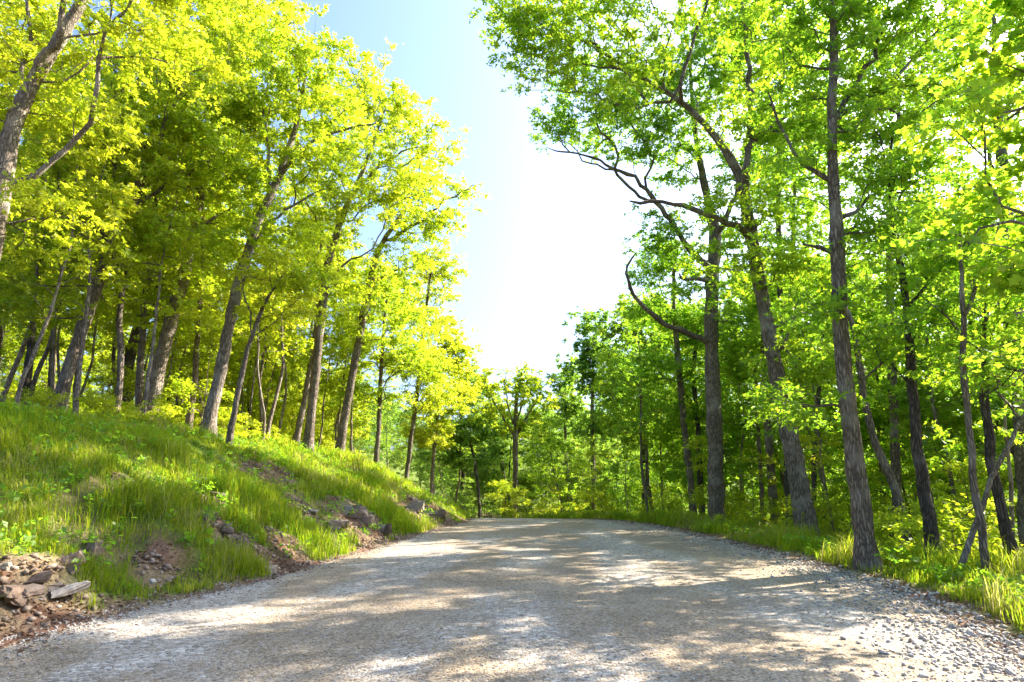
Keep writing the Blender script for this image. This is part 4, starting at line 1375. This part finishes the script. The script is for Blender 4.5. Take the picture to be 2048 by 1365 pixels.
for k, (px, py, w, dp, h, mt, lb, rz, tl) in enumerate([
    (135, 1125, 0.58, 0.45, 0.22, 'limestone_pale', "pale flat-topped ledge block lit by sun near the left edge", 0.5, 0.02),
    (105, 1180, 0.62, 0.5, 0.17, 'limestone_pale', "tan broken ledge right under the pale block", 0.5, 0.05),
    (20, 1190, 0.60, 0.5, 0.17, 'limestone', "dark earthy ledge at the left edge by the grass", 0.6, 0.0),
    (75, 1155, 0.30, 0.3, 0.13, 'limestone', "small weathered slab wedged beside the pale block", 0.2, 0.1),
    (15, 1130, 0.22, 0.18, 0.10, 'limestone_pale', "small white stone at the far left above the ledges", 0.9, 0.0),
    (180, 1095, 0.32, 0.3, 0.28, 'limestone', "knobbly brown rock poking up behind the pale block", 0.3, 0.0),
    (400, 1037, 0.28, 0.22, 0.22, 'limestone_pale', "white wedge-shaped rock alone in the grass", 0.4, 0.2),
    (440, 1052, 0.5, 0.4, 0.18, 'limestone', "brown half-buried rock in the soil scar", 0.5, 0.0),
    (475, 1075, 0.5, 0.35, 0.2, 'limestone', "reddish rock lower in the soil scar", 0.3, -0.1),
    (528, 1135, 0.35, 0.3, 0.22, 'limestone', "reddish-brown rock at the road's left edge", 0.6, 0.0),
    (430, 985, 0.55, 0.3, 0.10, 'limestone_pale', "thin pale slab high on the grassy slope", 0.8, -0.1),
    (605, 1037, 0.40, 0.3, 0.12, 'limestone_pale', "pale slab, left of the two white slabs mid-bank", 0.5, -0.05),
    (628, 1020, 0.55, 0.35, 0.13, 'limestone_pale', "larger white slab, upper of the two mid-bank", 0.5, -0.05),
    (680, 1045, 0.5, 0.4, 0.26, 'limestone', "blocky tan rock below the white slabs", 0.4, 0.0),
    (715, 1020, 0.9, 0.6, 0.35, 'limestone', "broad reddish outcrop at the middle of the far bank", 0.8, -0.1),
    (738, 1040, 1.0, 0.7, 0.55, 'limestone_pale', "steep pale outcrop face below the reddish outcrop", 0.9, -0.15),
    (765, 1055, 0.7, 0.5, 0.35, 'limestone', "brown broken rock at the outcrop's foot", 0.7, -0.1),
    (812, 1010, 1.2, 0.8, 0.6, 'limestone_pale', "pale sunlit ledge above the far grass tuft", 1.0, -0.15),
    (835, 1003, 1.0, 0.6, 0.4, 'limestone', "dark stepped ledge right of the pale sunlit ledge", 1.0, -0.2),
    (865, 1025, 1.3, 0.7, 0.45, 'limestone', "long brown ledge sloping down to the road's end", 1.1, -0.2),
    (895, 1035, 1.2, 0.6, 0.35, 'limestone', "last low reddish ledge where the bank ends", 1.1, -0.2),
    (860, 1060, 0.4, 0.3, 0.14, 'limestone_pale', "flat pale stone lying at the far road edge", 0.3, 0.0),
]):
    rock("rock", px, py, bank_pix(px, py + 6), w, dp, h, 500 + k, mt, lb, rz, tl)

# rubble and dead leaves too small to tell apart
n = 4200
pick = rs.integers(0, len(SPOTS), n)
SP = np.array(SPOTS)
y = np.where(rs.uniform(0, 1, n) < 0.3, ylog(n, 5, 42, rs), SP[pick, 1] + rs.normal(0, 0.55, n) * SP[pick, 2])
x = np.where(rs.uniform(0, 1, n) < 0.3, xl(y) - np.abs(rs.normal(0.2, 0.8, n)), SP[pick, 0] + rs.normal(0, 0.55, n) * SP[pick, 2])
k = (rs.uniform(0, 1, n) > turf_mask(x, y)) & (xl(y) - x > 0.05)
x, y = x[k], y[k]
v, f = stones(x, y, terrain(x, y), rs.uniform(0, 1, len(x)) ** 3 * 0.11 + 0.018, rs)
link("bank_rubble", mesh_from("bank_rubble", v, [f], M['limestone']), kind="stuff", label="small stones scattered over the bare soil of the left bank", category="rubble")
n = 9000
y = ylog(n, 5, 34, rs)
side = rs.uniform(0, 1, n) < 0.6
x = np.where(side, xl(y) - rs.normal(0.25, 0.35, n), xr(y) + rs.normal(0.45, 0.3, n))
pick = rs.integers(0, len(SPOTS), n)
insp = rs.uniform(0, 1, n) < 0.3
x = np.where(insp, SP[pick, 0] + rs.normal(0, 0.6, n) * SP[pick, 2], x)
y = np.where(insp, SP[pick, 1] + rs.normal(0, 0.6, n) * SP[pick, 2], y)
tips = np.stack([x, y, road_top(x, y) + 0.015], -1)
L = rs.uniform(0.03, 0.075, (n, 1))
d = unit(rs.standard_normal((n, 3)) * np.array((1, 1, 0.25)))
sd = unit(np.cross(d, unit(np.array((0, 0, 1.0)) + rs.standard_normal((n, 3)) * 0.4)))
v = np.stack([tips - d * L * 0.5, tips + sd * L * 0.3 + np.array((0, 0, 0.008)), tips + d * L * 0.5, tips - sd * L * 0.3 + np.array((0, 0, 0.01))], 1).reshape(-1, 3)
link("leaf_litter", mesh_from("leaf_litter", v, [np.arange(n * 4).reshape(n, 4)], M['litter']), kind="stuff", label="brown dead leaves strewn along both edges of the gravel", category="leaf litter")

tri = sum(sum(len(p.vertices) - 2 for p in m.polygons) for m in bpy.data.meshes)
print("TRIANGLES", tri, "objects", len(bpy.data.objects))
